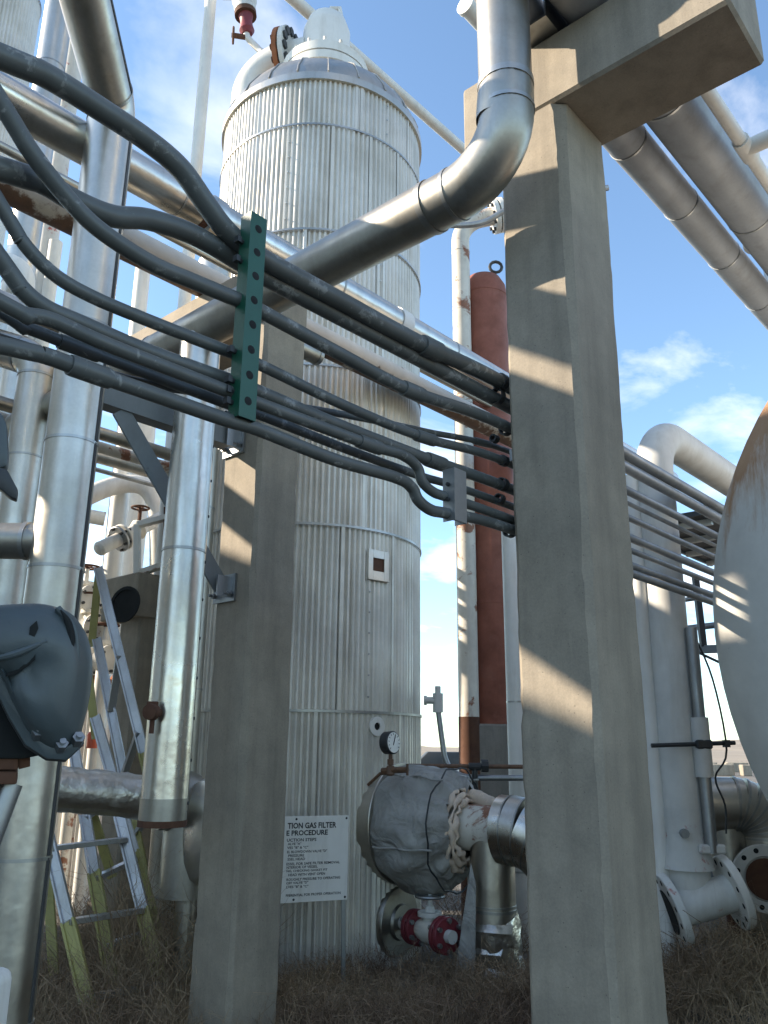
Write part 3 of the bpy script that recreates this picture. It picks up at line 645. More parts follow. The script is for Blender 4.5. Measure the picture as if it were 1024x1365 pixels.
q = PV(425, 476, 3.95); part(T, 'pipe_wall', pipe_shell(q-V(.7, 0, 0), q, .062, .008), 'jacket_dull'); part(T, 'end_ring', ring(q-V(.02, 0, 0), V(1, 0, 0), .062, .03, .004), 'band')
# pipes lying on the near column's cap
T = thing('jacketed_pipe', 'slimmer of the two silver overhead pipes on the near column cap, lower side', 'pipe', (3, 1.555, 4.747)); jacket(T, [(12, 1.555, 4.855), (2.25, 1.555, 4.855), (2.25, 1.555, 7.5)], .108, 'jacket_weathered', .25, .72)
T = thing('jacketed_pipe', 'thicker of the two silver overhead pipes on the near column cap', 'pipe', (3, 1.27, 4.74)); jacket(T, [(12, 1.27, 4.885), (2.25, 1.27, 4.885), (2.25, 1.27, 7.5)], .145, 'jacket_weathered', .3, 1.3)
T = thing('overhead_line', 'thin pale overhead line with a tee, outermost on the near column cap', 'pipe', (4, 1.06, 4.745))
part(T, 'pipe_wall', tube([(2.3, 1.06, 4.79), (12, 1.06, 4.79)], .036, 16), 'white_clean')
q = PV(1003, 263, 1.06); q.z = 4.79
part(T, 'tee', join(tube([q-V(.09, 0, 0), q+V(.09, 0, 0)], .046, 16), tube([q, q-V(0, .14, -.0)], .046, 16)), 'white_clean'); part(T, 'branch', tube([q, q-V(0, 1.6, 0)], .036, 16), 'white_clean')
T = thing('wrapped_pipe', 'white wrapped pipe at the far right edge below the thin overhead line', 'pipe', PD(1018, 300, 7.5))
q = PD(1016, 290, 7.5); x_ = (R0+FH*.3).normalized(); part(T, 'wrap', tube([q+Z*.10, q-Z*.02, q-Z*.28], [.16, .19, .19], 20), 'white_clean')
for i in range(5): part(T, 'wrap_turn', ring(q+Z*(.02-.065*i), Z, .188, .05, .006, 20), 'white_clean')
part(T, 'pipe_wall', tube([q+x_*.05, q+x_*2.4], .12, 20), 'white_clean'); part(T, 'leg', tube([q-Z*.2, V(q.x, q.y, -.1)], .05, 12), 'galv')
# channel lying on the cap, hollow end towards us
q = PU(722, 35, B_U+.02); q.z = 4.742
T = thing('steel_channel', 'hollow galvanised channel lying on the near column cap behind the upright pipe', 'channel', (B_U+.2, q.y, 4.742))
cv = q.y-.02
part(T, 'web', box((B_U+.35, cv, 4.745+.006), .9, .14, .010), 'galv'); part(T, 'side', box((B_U+.35, cv-.066, 4.745+.075), .9, .008, .13), 'galv'); part(T, 'side', box((B_U+.35, cv+.066, 4.745+.075), .9, .008, .13), 'galv')
part(T, 'rusty_filler', box((B_U+.42, cv, 4.745+.075), .8, .115, .12), 'rust')
T = thing('capped_pipe', 'cream pipe with blind end at the top edge left of the upright pipe', 'pipe', PD(622, 10, 5.6))
q = PD(622, 8, 5.6); part(T, 'pipe_wall', tube([q, q+V(.9, .0, 0)], .075, 24), 'white_clean'); part(T, 'end_plate', lathe([(-.03, .06), (-.025, .085), (.02, .085), (.02, .07)], q, V(1, 0, 0), 24), 'white_clean')
q = PD(500, 95, 10.6); single('overhead_line', 'thin white line slanting down behind the tower top', 'pipe', tube([q-V(14, 0, 0), V(PV(735, 330, q.y).x, q.y, q.z)], RAD(q, 15), 14), 'white_clean')
q = PD(268, 150, 8.2); T = thing('vent_pole', 'thin white upright vent pipe between the left pipes and the tower', 'pipe', (q.x, q.y, 0)); part(T, 'pipe_wall', tube([(q.x, q.y, -.1), (q.x, q.y, 12.5)], .07, 16), 'white_clean'); part(T, 'coupling', tube([(q.x, q.y, 4.2), (q.x, q.y, 4.35)], .085, 16), 'white_clean')
# ================================================================ CONDUITS
CV = 1.835
def conduit(label, pts, w, dv=0, mat='conduit', coup=(), right=None, smooth_=True):
    P = [PV(x, y, CV+dv) for x, y in pts]; P.sort(key=lambda p: p.x)
    mid = PV(335, 440, CV); i = min(range(len(P)), key=lambda k: abs(P[k].x-mid.x)); r = RAD(P[i], w)
    # run on straight at constant height from the last bend
    zf = P[-1].z
    if right: P[-1].z = PV(*right, CV).z*.5+P[-1].z*.5; zf = P[-1].z
    P.append(V(4.0, CV+dv*.5, zf)); P.append(V(9.5, CV+dv*.5, zf))
    d0 = (P[0]-P[1]).normalized(); P.insert(0, P[0]+d0*.8)
    T = thing('conduit', label, 'conduit', P[len(P)//2], 'grey electrical conduits')
    body = spline(P[:-1], 8)+[P[-1]]
    body = body[:-1]+[V(3.3, CV+dv*.5, zf)] if False else body; cut = V(3.25, CV+dv*.5, zf); kk = max(i for i in range(len(body)) if body[i].x < 3.2)
    part(T, 'tube_wall', tube(body[:kk+1]+[cut], r, 18), mat); part(T, 'galvanised_tube', tube([cut, V(9.5, CV+dv*.5, zf)], r*.98, 18), 'conduit_galv')
    for (x, y) in coup:
        q = PV(x, y, CV+dv); k = min(range(len(body)-1), key=lambda k_: (body[k_]-q).length); d = (body[min(k+1, len(body)-1)]-body[max(k-1, 0)]).normalized(); c = body[k]
        part(T, 'coupling', lathe([(-.055, r), (-.055, r*1.22), (-.045, r*1.27), (.045, r*1.27), (.055, r*1.22), (.055, r)], c, d, 18), mat)
    cl = V(B_U+.08, CV+dv*.5, zf)
    part(T, 'clamp', ring(cl, V(1, 0, 0), r, .03, .006, 18), 'dark_steel')
    return r, zf
rows = []
rows.append(conduit('topmost thick grey conduit, arching down from the upper left corner', [(0, 75), (60, 100), (130, 143), (195, 186), (240, 224), (272, 268), (298, 303), (325, 328), (350, 345), (450, 399), (560, 458), (672, 520)], 27, .0, coup=((575, 467),), right=(960, 672)))
rows.append(conduit('second thick grey conduit from the top, passing behind the thinner arched one', [(0, 225), (55, 242), (100, 268), (150, 288), (200, 293), (260, 314), (325, 352), (352, 368), (500, 447), (672, 545)], 26, .045, right=(959, 684)))
rows.append(conduit('steeply arched grey conduit crossing in front of the second thick one', [(0, 135), (40, 200), (85, 258), (130, 304), (200, 350), (260, 376), (322, 402), (350, 416), (450, 470), (550, 522), (672, 577)], 20, -.035, coup=((548, 521),), right=(953, 709)))
rows.append(conduit('thin grey conduit arching below the steep one, fourth at the green strut', [(0, 272), (30, 322), (70, 364), (120, 394), (200, 428), (318, 474), (350, 488), (465, 543), (567, 584), (674, 624)], 16, .0, coup=((566, 583),), right=(951, 736)))
rows.append(conduit('stout grey conduit rising at the left edge, fifth at the green strut', [(0, 345), (28, 384), (60, 410), (110, 432), (200, 470), (318, 512), (348, 524), (444, 564), (567, 611), (674, 651)], 20, .02, coup=((574, 613),), right=(951, 761)))
rows.append(conduit('grey conduit with a step down before the small grey bracket, upper of the two', [(0, 402), (30, 418), (70, 427), (150, 462), (320, 528), (346, 538), (493, 593), (535, 606), (556, 622), (563, 642), (578, 656), (600, 664), (674, 690)], 17, -.03, coup=((497, 594),)))
rows.append(conduit('thin dark conduit tucked behind the stepped ones', [(0, 414), (25, 432), (60, 446), (100, 462), (160, 484), (320, 545), (346, 553), (465, 600), (559, 634), (600, 646), (674, 672)], 14, .05, coup=((105, 463),)))
rows.append(conduit('lowest grey conduit with coupling at left and a step down at the bracket', [(0, 460), (60, 474), (120, 496), (200, 524), (300, 559), (346, 573), (444, 612), (526, 636), (548, 649), (558, 667), (575, 680), (598, 685), (674, 703)], 19, -.04, coup=((120, 496),)))
rows.append(conduit('slim conduit slanting across behind the others toward the near column', [(60, 470), (180, 508), (300, 528), (415, 545), (485, 558), (567, 575), (674, 600)], 11, .085, coup=((640, 592),)))
# green perforated strut
gt = PV(340, 286, CV-.07); gb = PV(331, 560, CV-.07); gu = (gt.x+gb.x)/2; gv = CV-.075
T = thing('perforated_strut', 'green perforated steel strut tying the conduits upright', 'strut', (gu, gv, gb.z))
zt, zb = gt.z, gb.z; wd = .062
st_ = part(T, 'channel', join(box((gu, gv-.001, (zt+zb)/2), wd, .004, zt-zb), box((gu-wd/2+.0015, gv+.024, (zt+zb)/2), .003, .046, zt-zb), box((gu+wd/2-.0015, gv+.024, (zt+zb)/2), .003, .046, zt-zb)), 'green')
k = 0; zq = zt-.05
while zq > zb+.03:
    part(T, 'slot', lathe([(0, .0135), (.0012, 0)], (gu, gv-.0032, zq), V(0, -1, 0), 16), 'hole', st_)
    zq -= .082; k += 1
for (r_, zf), yy in zip(rows, (330, 356, 408, 481, 518, 533, 549, 566)):
    q = PV(333, yy, CV); part(T, 'strap_bolt', join(tube([V(gu-.055, gv+.03, q.z-r_*1.0), V(gu-.02, gv+.03, q.z-r_*1.0)], .008, 6), box((gu-.05, gv+.03, q.z-r_), .014, .02, .02)), 'dark_steel')
# small grey bracket
q0 = PV(613, 626, CV-.075); q1 = PV(613, 695, CV-.075)
T = thing('strut_bracket', 'short grey steel strut holding the lower conduits near the column', 'strut', (q1.x, q1.y, q1.z))
part(T, 'channel', join(box((q0.x, q0.y, (q0.z+q1.z)/2), .075, .005, q0.z-q1.z), box((q0.x-.036, q0.y+.028, (q0.z+q1.z)/2), .004, .05, q0.z-q1.z), box((q0.x+.036, q0.y+.028, (q0.z+q1.z)/2), .004, .05, q0.z-q1.z)), 'galv')
for yy in (645, 665, 686): q = PV(596, yy, CV-.05); part(T, 'strap_bolt', tube([q, q+V(.09, 0, 0)], .008, 6), 'dark_steel')
# strut fixed to the far face of the near column
T = thing('wall_strut', 'dark steel strut on the hidden side of the near column holding the conduits', 'strut', (B_U+.08, B_V1+.012, 2.9)); part(T, 'channel', box((B_U+.08, B_V1+.012, 3.55), .04, .02, 1.5), 'galv'); part(T, 'anchor', box((B_U+.08, B_V1+.012, 2.78), .09, .016, .05), 'galv')
# ================================================================ BRACKET FRAME ON THE LEFT COLUMN
bv = 3.86; bA = PV(316, 585, bv); bz = bA.z; bl = PV(128, 540, bv).x
T = thing('steel_bracket', 'dark grey steel bracket beam with diagonal brace bolted to the left column', 'bracket', (A_U, bv, bz-.5))
part(T, 'beam', join(box(((bl+A_U)/2-.03, bv, bz+.075), A_U-bl-.06, .10, .010), box(((bl+A_U)/2-.03, bv, bz-.075), A_U-bl-.06, .10, .010), box(((bl+A_U)/2-.03, bv-.045, bz), A_U-bl-.06, .010, .14)), 'steel_grey')
pb = PV(306, 785, bv-.03); pt_ = PV(158, 568, bv-.03)
part(T, 'brace', bar((A_U-.05, bv-.03, pb.z), (pt_.x, bv-.03, bz-.082), .014, .11, V(-.72, 0, -.7), .002), 'steel_grey')
for zc, hh in ((pb.z, .16), (bz-.02, .20)):
    pl_ = part(T, 'anchor_plate', box((A_U-.008, bv-.01, zc), .014, .20, hh), 'galv')
    part(T, 'clip_angle', box((A_U-.065, bv-.075, zc-.0), .10, .01, hh*.75), 'galv')
    for dy in (-.07, .07): part(T, 'anchor_bolt', join(tube([(A_U-.02, bv+dy-.01, zc-hh*.25), (A_U-.045, bv+dy-.01, zc-hh*.25)], .016, 6), tube([(A_U-.04, bv+dy-.01, zc-hh*.25), (A_U-.07, bv+dy-.01, zc-hh*.25)], .008, 8)), 'galv', pl_)
# ================================================================ LEFT FOREGROUND
L1 = PD(46, 995, 4.02); lr = .122; ez = PD(139, 140, 4.02).z
T = thing('jacketed_pipe', 'tall silver pipe with dark lap seam standing nearest the left edge', 'pipe', (L1.x, L1.y, 0), 'silver jacketed pipes')
tp = PD(92, -90, 3.14)
jacket(T, [(L1.x, L1.y, -.1), (L1.x, L1.y, ez), tp], lr, 'jacket', .12, .62, .004, 36, first=1.0, seam=R0-FH*.12)
q = V(L1.x, L1.y, PD(40, 718, 4.02).z); part(T, 'side_branch', tube([q-R0*.09, q-R0*1.2], .085, 26), 'jacket_dull'); part(T, 'branch_bead', ring(q-R0*.15, R0, .085, .02, .005), 'band')
q = PD(30, 640, 5.9); T = thing('jacketed_pipe', 'silver upright pipe half hidden behind the leftmost tall pipe', 'pipe', (q.x, q.y, 0), 'silver jacketed pipes'); jacket(T, [(q.x, q.y, -.1), (q.x, q.y, PD(60, 480, 5.9).z), V(q.x, q.y, PD(60, 480, 5.9).z)-R0*1.6+Z*.5], .125, 'jacket', .2, 1.2, first=1)
# gear housing close to the camera
def housing():
    ol = [(-60, 815), (-20, 806), (30, 802), (62, 803), (95, 814), (114, 836), (124, 862), (127, 892), (123, 930), (116, 962), (108, 990), (97, 1002), (82, 1008), (64, 1003), (38, 982), (18, 945), (0, 905), (-30, 866), (-60, 845)]
    D0 = 1.55; base = PD(45, 900, D0); nrm = (O-base).normalized()
    def on(x, y, h):                       # a point on the housing's own plane, h metres proud of it
        d = ray(x, y); return O+d*((base-O).dot(nrm)/d.dot(nrm))+nrm*h
    T = thing('gear_housing', 'chipped blue grey cast gear housing close up at the left edge', 'gear housing', base-Z*.2)
    cx_, cy_ = 30, 880; vs, fs = [], []
    lay = [(.97, -.10), (.975, -.03), (.965, .0), (.93, .016), (.88, .026), (.82, .034), (.79, .037), (.76, .041), (.70, .047), (.55, .055), (.35, .060), (.15, .060)]
    P2 = [Vector((x, y, 0)) for x, y in ol]; sp_ = spline(P2+[P2[0]], 4)[:-1]; n = len(sp_)
    for s, h in lay:
        for p in sp_:
            q = on(cx_+(p.x-cx_)*s, cy_+(p.y-cy_)*s, h)
            if s < .75:                   # hollow wedge in the cast front
                hx, hy = cx_+(p.x-cx_)*s, cy_+(p.y-cy_)*s; q -= nrm*.022*math.exp(-((hx-25)/34)**2-((hy-898-.25*(25-hx))/17)**2)
            vs.append(q)
    for i in range(len(lay)-1):
        for j in range(n): fs.append((i*n+j, i*n+(j+1) % n, (i+1)*n+(j+1) % n, (i+1)*n+j))
    fs.append(tuple(range((len(lay)-1)*n, len(lay)*n))); fs.append(tuple(range(n-1, -1, -1)))
    part(T, 'cover', (vs, fs), 'blue_grey', smooth=60)
    part(T, 'groove_chip', tube(spline([on(80, 815, .038), on(90, 832, .040), on(94, 858, .041), on(95, 878, .040)], 6), [.001+.0055*math.sin(3.1*i/18) for i in range(19)], 8), 'hole')
    part(T, 'paint_chip', prism([on(40, 838, .052), on(49, 830, .052), on(51, 840, .052), on(46, 851, .052), on(39, 848, .052)], nrm*.0075), 'hole')
    part(T, 'paint_chip', prism([on(12, 896, .038), on(26, 892, .038), on(41, 874, .045), on(47, 866, .05), on(47, 880, .05), on(38, 888, .042), on(22, 899, .036), on(8, 902, .038)], nrm*.006), 'hole')
    part(T, 'cast_rib', tube(spline([on(-15, 880, .05), on(20, 873, .056), on(62, 856, .056)], 6), [.003+.004*math.sin(i/12*3.1) for i in range(13)], 10), 'blue_grey')
    inn = [(-34, 852), (0, 893), (20, 932), (42, 972), (64, 990), (88, 994), (108, 982)]; outr = [(-36, 876), (-8, 913), (12, 955), (34, 992), (62, 1010), (88, 1012), (112, 990)]
    lip = part(T, 'flange_lip', prism([on(x, y, .004) for x, y in inn]+[on(x, y, .004) for x, y in outr[::-1]], nrm*.016, .002), 'blue_grey')
    part(T, 'gasket', prism([on(x, y+2, -.016) for x, y in inn]+[on(x-1, y+4, -.016) for x, y in outr[::-1]], nrm*.018, .001), 'dark_steel')
    part(T, 'cast_ridge', tube(spline([on(76, 812, .030), on(97, 838, .035), on(101, 878, .036), on(96, 925, .034), on(80, 980, .022)], 6), .006, 10), 'blue_grey')
    for x, y in ((50, 977), (81, 993), (103, 985)):
        q = on(x, y, .022); d = (nrm*.7+Z*.5+R0*.1).normalized(); part(T, 'bolt', join(tube([q-d*.015, q+d*.010], .0105, 6), tube([q+d*.01, q+d*.017], .0055, 10)), 'galv', lip)
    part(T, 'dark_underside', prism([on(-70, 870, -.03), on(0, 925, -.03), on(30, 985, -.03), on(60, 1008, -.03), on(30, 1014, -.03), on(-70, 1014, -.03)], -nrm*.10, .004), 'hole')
    for i, y0 in enumerate((1012, 1032)): part(T, 'rusty_flange', prism([on(-70, y0, -.04), on(24-i*2, y0, -.04), on(24-i*2, y0+18, -.04), on(-70, y0+18, -.04)], -nrm*.09, .004), 'rust')
    part(T, 'rusty_flange', prism([on(24, 1008, -.05), on(33, 1008, -.05), on(33, 1013, -.05), on(40, 1014, -.05), on(40, 1026, -.05), on(24, 1030, -.05)], -nrm*.05, .001), 'rust')
    part(T, 'yoke_pipe', tube([on(14, 1052, -.08), on(-16, 1130, -.07), on(-60, 1250, -.06)], .019, 16), 'galv')
    part(T, 'support_leg', tube([on(-60, 1010, -.08), V(on(-60, 1010, -.08).x, on(-60, 1010, -.08).y, -.05)], .05, 16), 'rust')
    part(T, 'side_cap', prism([on(-30, 542, -.02), on(2, 545, -.02), on(9, 562, -.02), on(11, 600, -.02), on(9, 618, -.02), on(-30, 628, -.02)], -nrm*.05, .006), 'blue_grey')
    part(T, 'lever', prism([on(-10, 616, -.02), on(9, 622, -.02), on(24, 650, -.02), on(22, 663, -.02), on(12, 659, -.02), on(-10, 640, -.02)], -nrm*.03, .003), 'dark_steel')
    part(T, 'neck', tube([on(-45, 630, -.05), on(-45, 815, -.05)], .03, 14), 'blue_grey')
housing()
g = PD(-4, 1330, 2.4); single('white_drum', 'rounded white container corner at the lower left edge', 'container', box(g-R0*.1-Z*.25, .2, .2, .6, R0, FH, Z, .03, 3), 'white_clean')
# crinkled foil pipe and the dished end behind the drop leg
qa = PD(60, 1050, 5.4); qb = PD(236, 1066, 5.6); random.seed(21)
T = thing('foil_pipe', 'crinkled foil covered pipe lying between the leftmost pipe and drop leg', 'pipe', qa-Z*.14)
d = (qb-qa); path = [qa+d*(i/14)+Z*random.uniform(-.006, .006) for i in range(15)]
part(T, 'foil', tube(path, .128, 22, True, .035), 'foil', smooth=25)
dd_ = (d.normalized()+V(0, 0, -.15)).normalized()
part(T, 'elbow', tube(fillet([qb-d.normalized()*.1, qb+d.normalized()*.12, qb+d.normalized()*.12-Z*.55], .14, 8), .185, 30), 'jacket_dull')
part(T, 'dished_end', lathe([(0, .0), (.004, .12), (.02, .22), (.05, .29), (.10, .31), (.13, .30)], qb+R0*.16-FH*.22-Z*.17, (R0*.75+FH*.66), 40), 'jacket_bright')
part(T, 'support', tube([V(qb.x, qb.y, -.1)+R0*.12, V(qb.x, qb.y, .95)+R0*.12], .08, 20), 'jacket_dull')
# ================================================================ LADDERS
def ladder(label, ra, rb, Da, Db, back, rungs, w_=.062, t_=.03):
    """ra, rb: (top pixel, foot pixel) of the two rails"""
    P = [(PD(*ra[0], Da[0]), PD(*ra[1], Da[1])), (PD(*rb[0], Db[0]), PD(*rb[1], Db[1]))]
    T = thing('ladder', label, 'ladder', (P[0][1].x, P[0][1].y, 0), 'ladders leaning together')
    for i, (a, b_) in enumerate(P):
        d = (b_-a); 
        if b_.z > 0: b_ = a+d*((a.z)/(a.z-b_.z)); P[i] = (a, b_)
        m_ = a.lerp(b_, .5); dn = (b_-a).normalized(); sv = dn.cross(FH).normalized()*(w_/2)
        def chan(p, q, k): return join(bar(p, q, w_*k*.86, .008, FH), bar(p+sv*k-FH*.004, q+sv*k-FH*.004, .014*k, t_*k, FH), bar(p-sv*k-FH*.004, q-sv*k-FH*.004, .014*k, t_*k, FH))
        part(T, 'rail', chan(a, m_, 1), 'alu'); part(T, 'rail_guard', chan(m_-dn*.01, b_, 1.12), 'yellow')
    for t in rungs:
        a = P[0][0].lerp(P[0][1], t); b_ = P[1][0].lerp(P[1][1], t); part(T, 'rung', bar(a, b_, .06, .03, Z), 'alu')
    for a, b_ in back:
        a = PD(*a); b_ = PD(*b_); part(T, 'back_leg', bar(a, b_, w_, t_*.8, FH), 'yellow')
    return T
ladder('taller ladder with pale aluminium rails reaching beside the foil pipe', ((131, 757), (243, 1212)), ((129, 851), (203, 1225)), (7.4, 6.6), (7.5, 6.7), [((132, 760, 7.45), (122, 862, 7.6)), ((238, 1080, 6.75), (258, 1150, 6.6)), ((246, 1130, 6.7), (243, 1245, 6.55))], (.25, .45, .62, .8))
ladder('shorter ladder with yellow lower rails standing in the dry weeds', ((98, 992), (140, 1250)), ((127, 955), (208, 1240)), (6.5, 5.8), (6.6, 5.9), [((118, 1068, 6.3), (150, 1170, 6.3)), ((118, 900, 6.9), (128, 985, 6.9)), ((64, 1170, 6.1), (72, 1300, 6.0))], (.3, .52, .74))
T = ladder('low ladder section nearest the leftmost pipe with two wide rungs', ((56, 1080), (99, 1262)), ((155, 1070), (196, 1235)), (5.9, 5.5), (6.1, 5.7), [], (.18, .5, .8))
# ================================================================ LEFT BACKGROUND
def upright(name, label, x, y, D, w, mat, z1, cat='pipe', elbow=None, step=1.4, jk=True, z0=-.1, group=None):
    q = PD(x, y, D); r = RAD(q, w); T = thing(name, label, cat, (q.x, q.y, max(z0, 0)), group)
    pts = [V(q.x, q.y, z0), V(q.x, q.y, z1)]
    if elbow is not None: pts.append(V(q.x, q.y, z1)+Vector(elbow))
    if jk: jacket(T, pts, r, mat, r*2.4, step, .004, 24)
    else: part(T, 'pipe_wall', tube(fillet(pts, r*2.6), r, 24), mat)
    return T
def second_tower():
    q = PD(-8, 30, 12.0); r = RAD(q, 104); T = thing('corrugated_tower', 'second corrugated tower cut by the top left corner', 'tower', (q.x, q.y, 0))
    zs = [0, 2.4, 4.8, 7.2, 9.0, 10.6, 13]
    for i in range(6):
        part(T, 'corrugated_sheet', corr_cyl(q.x, q.y, r, zs[i], zs[i+1], 70, .012), 'corr', smooth=60); part(T, 'strap', ring((q.x, q.y, zs[i+1]), Z, r+.012, .03, .01, 48), 'band')
    part(T, 'top_plate', lathe([(13, r), (13.2, r*.6), (13.3, 0)], (q.x, q.y, 0), Z, 48), 'jacket')
second_tower()
upright('jacketed_pipe', 'dull silver upright pipe rising beside the second tower at upper left', 72, 60, 8.5, 36, 'jacket', 12)
upright('white_pipe', 'white upright pipe with red patches beside the dull silver one at upper left', 97, 90, 8.9, 24, 'grey_rusty', 11, jk=False)
upright('white_pipe', 'white upright pipe behind the bracket beam, left one', 150, 760, 10.5, 27, 'white', 5.6, jk=False)
upright('white_pipe', 'white upright pipe behind the bracket beam, right one with grey upper half', 178, 740, 10.0, 27, 'white_clean', 5.8, jk=False)
upright('jacketed_pipe', 'silver upright pipe standing under the rusty pipe by the column cap', 287, 350, 6.4, 44, 'jacket', 5.6)
upright('thin_post', 'thin white post seen in the gap under the rusty pipe', 187, 395, 9.5, 20, 'white_clean', PD(187, 352, 9.5).z, jk=False)
upright('white_pipe', 'white upright pipe at the left edge below the arched conduits', 38, 345, 8.0, 26, 'white_clean', 6.2, jk=False, elbow=R0*-1.4)
upright('white_pipe', 'slim white upright pipe next to the one at the left edge', 70, 355, 8.8, 18, 'white', PD(70, 322, 8.8).z, jk=False)
upright('jacketed_pipe', 'broad dull upright pipe seen between the leftmost pipes', 12, 620, 8.0, 52, 'jacket', 5.0)
# gooseneck of white pipe
q = PD(120, 668, 9.2); r = RAD(q, 25); T = thing('white_pipe', 'white pipe arching over behind the diagonal brace', 'pipe', (q.x, q.y, q.z))
P = [PD(70, 690, 9.2), PD(120, 660, 9.2), PD(160, 646, 9.3), PD(190, 648, 9.3), PD(206, 668, 9.3), PD(211, 705, 9.3), PD(212, 800, 9.3), PD(213, 1000, 9.3)]
part(T, 'pipe_wall', tube(spline(P, 6), r, 20), 'white_clean')
P = [PD(90, 683, 10.4), PD(140, 692, 10.4)]; T = thing('white_pipe', 'rust speckled white branch pipe below the arching one', 'pipe', P[0]); part(T, 'pipe_wall', tube(P, RAD(P[0], 19), 18), 'white_rusty')
# slanted white flanged line
a = PD(132, 732, 8.6); b_ = PD(172, 712, 8.8); T = thing('flanged_line', 'white capped pipe with a clamped flange beside the rusty frame', 'pipe', a)
d = (b_-a).normalized(); part(T, 'pipe_wall', tube([a, b_+d*.5], RAD(a, 19), 20), 'white_clean'); part(T, 'end_cap', lathe([(-.03, 0), (-.02, RAD(a, 14)), (.01, RAD(a, 20)), (.03, RAD(a, 20))], a, d, 20), 'white_clean')
flange(T, a+d*.26, d, .14, .03, 6, 'galv'); flange(T, a+d*.32, d, .14, .03, 6, 'white')
q = a+d*.55; part(T, 'valve_body', lathe([(-.1, .06), (0, .11), (.1, .06)], q, d, 14), 'white_rusty'); part(T, 'valve_stem', tube([q, q+Z*.25], .02, 8), 'rust'); handwheel(T, q+Z*.24, Z, .09, 'rust', 4, .012)
# rusty angle frame
D_ = 8.0; c = [PD(183, 700, D_), PD(222, 690, D_), PD(222, 752, D_), PD(183, 765, D_)]
T = thing('valve_stand', 'small rust edged steel frame carrying the white valve', 'stand', c[3])
for i, (a, b_, mt) in enumerate(((c[0], c[1], 'white'), (c[1]+Z*.1, c[2]-Z*.05, 'rust'), (c[2], c[3], 'white_rusty'), (c[3], c[0], 'white'))): part(T, 'angle_bar', bar(a, b_, .05, .09, FH), mt)
for i, (a, b_) in enumerate(((c[3], c[3]+FH*.8), (c[2], c[2]+FH*.8), (c[1], c[1]+FH*.8))): part(T, 'angle_bar', bar(a, b_, .06, .06, Z), 'white_rusty')
part(T, 'leg', bar(c[2]+FH*.8, V(c[2].x, c[2].y, 0)+FH*.8, .08, .08, FH), 'white')
# far concrete column with round opening
q = PD(185, 900, 8.2); T = thing('concrete_column', 'far concrete column with a blocky head behind the ladders', 'column', (q.x, q.y, 0), 'concrete pipe rack columns')
tz = PD(170, 770, 8.2).z; part(T, 'post', box(V(q.x, q.y, tz/2-.1)+R0*.02, .34, .34, tz-.1, V(1, 0, 0), V(0, 1, 0), Z, .02), 'concrete')
hd_ = part(T, 'head', box(V(q.x, q.y, tz-.2)-V(.0, -.1, 0), .46, .62, .42, V(1, 0, 0), V(0, 1, 0), Z, .012), 'concrete')
qq = PD(167, 806, 7.75); part(T, 'round_opening', lathe([(0, .17), (.015, .17), (.015, .14), (.004, .14), (.003, 0)], qq, (-FH-R0*.45+Z*.1), 28), 'hole', hd_)
qq = PD(57, 720, 7.0); T = thing('concrete_column', 'sliver of a concrete column behind the leftmost silver pipes', 'column', (qq.x, qq.y, 0), 'concrete pipe rack columns'); part(T, 'post', box(V(qq.x, qq.y, 2.2), .26, .26, 4.4, bev=.02), 'concrete'); part(T, 'cap_beam', box(V(qq.x, qq.y, 4.6), .28, 1.2, .4, bev=.01), 'concrete')
# rack of farther pipes
for i, (y, w_, mt, lb) in enumerate(((588, 17, 'jacket_dull', 'uppermost'), (606, 15, 'white_rusty', 'second'), (620, 15, 'jacket', 'third'), (636, 6, 'galv', 'thin lowest'))):
    q = PD(180, y+4, 7.6+i*.3); single('rack_pipe', lb+' of the dull pipes seen under the bracket beam', 'pipe', tube([q-V(5, 0, 0), q+V(4, 0, 0)], RAD(q, w_), 18), mt, group='far rack pipes')
for i, (y, w_, mt, lb) in enumerate(((205, 13, 'jacket_dull', 'grey line just below the long silver pipe at left'), (415, 40, 'jacket', 'silver pipe at the left edge behind the lowest conduits'), (478, 34, 'white_clean', 'pale pipe at the left edge under the lowest conduit'))):
    q = PD(20, y, 5.2+i*.9); single('rack_pipe', lb, 'pipe', tube([q-V(5, 0, 0), q+V(.9 if i else 6, 0, 0)], RAD(q, w_), 22), mt, group='far rack pipes')
# valves and manifold clutter behind the ladders
random.seed(31)
spots = [(112, 800, 9.5, 'white', 'white'), (118, 838, 9.4, 'white_rusty', 'rust stained'), (137, 880, 9.2, 'grey_paint', 'grey'), (136, 915, 9.6, 'rust_flange', 'rusty orange'), (268, 905, 9.0, 'white', 'white'), (262, 830, 9.3, 'white_clean', 'clean white')]
wh = ['left of the ladder top behind the leftmost pipe', 'below the first valve beside the ladder', 'under the far column head', 'behind the ladder rails low down', 'in the gap between drop leg and column', 'high in the gap between drop leg and column']
for (x, y, D, mt, nm), wt in zip(spots, wh):
    q = PD(x, y, D); T = thing('valve', nm+' gate valve '+wt, 'valve', q-Z*.2, 'valves in the far manifold'); d = V(0, 1, 0) if random.random() < .5 else V(1, 0, 0)
    part(T, 'body', lathe([(-.16, .07), (-.06, .09), (0, .13), (.06, .09), (.16, .07)], q, d, 16), mt); flange(T, q-d*.18, d, .15, .035, 6, mt); flange(T, q+d*.145, d, .15, .035, 6, mt)
    part(T, 'bonnet', lathe([(.08, .07), (.16, .06), (.16, .10), (.2, .10), (.2, .03), (.38, .022)], q, Z, 14), mt); handwheel(T, q+Z*.37, Z, .13, 'rust', 5, .013)
    part(T, 'riser', tube([q-Z*.05, V(q.x, q.y, -.1)], .06, 14), mt)
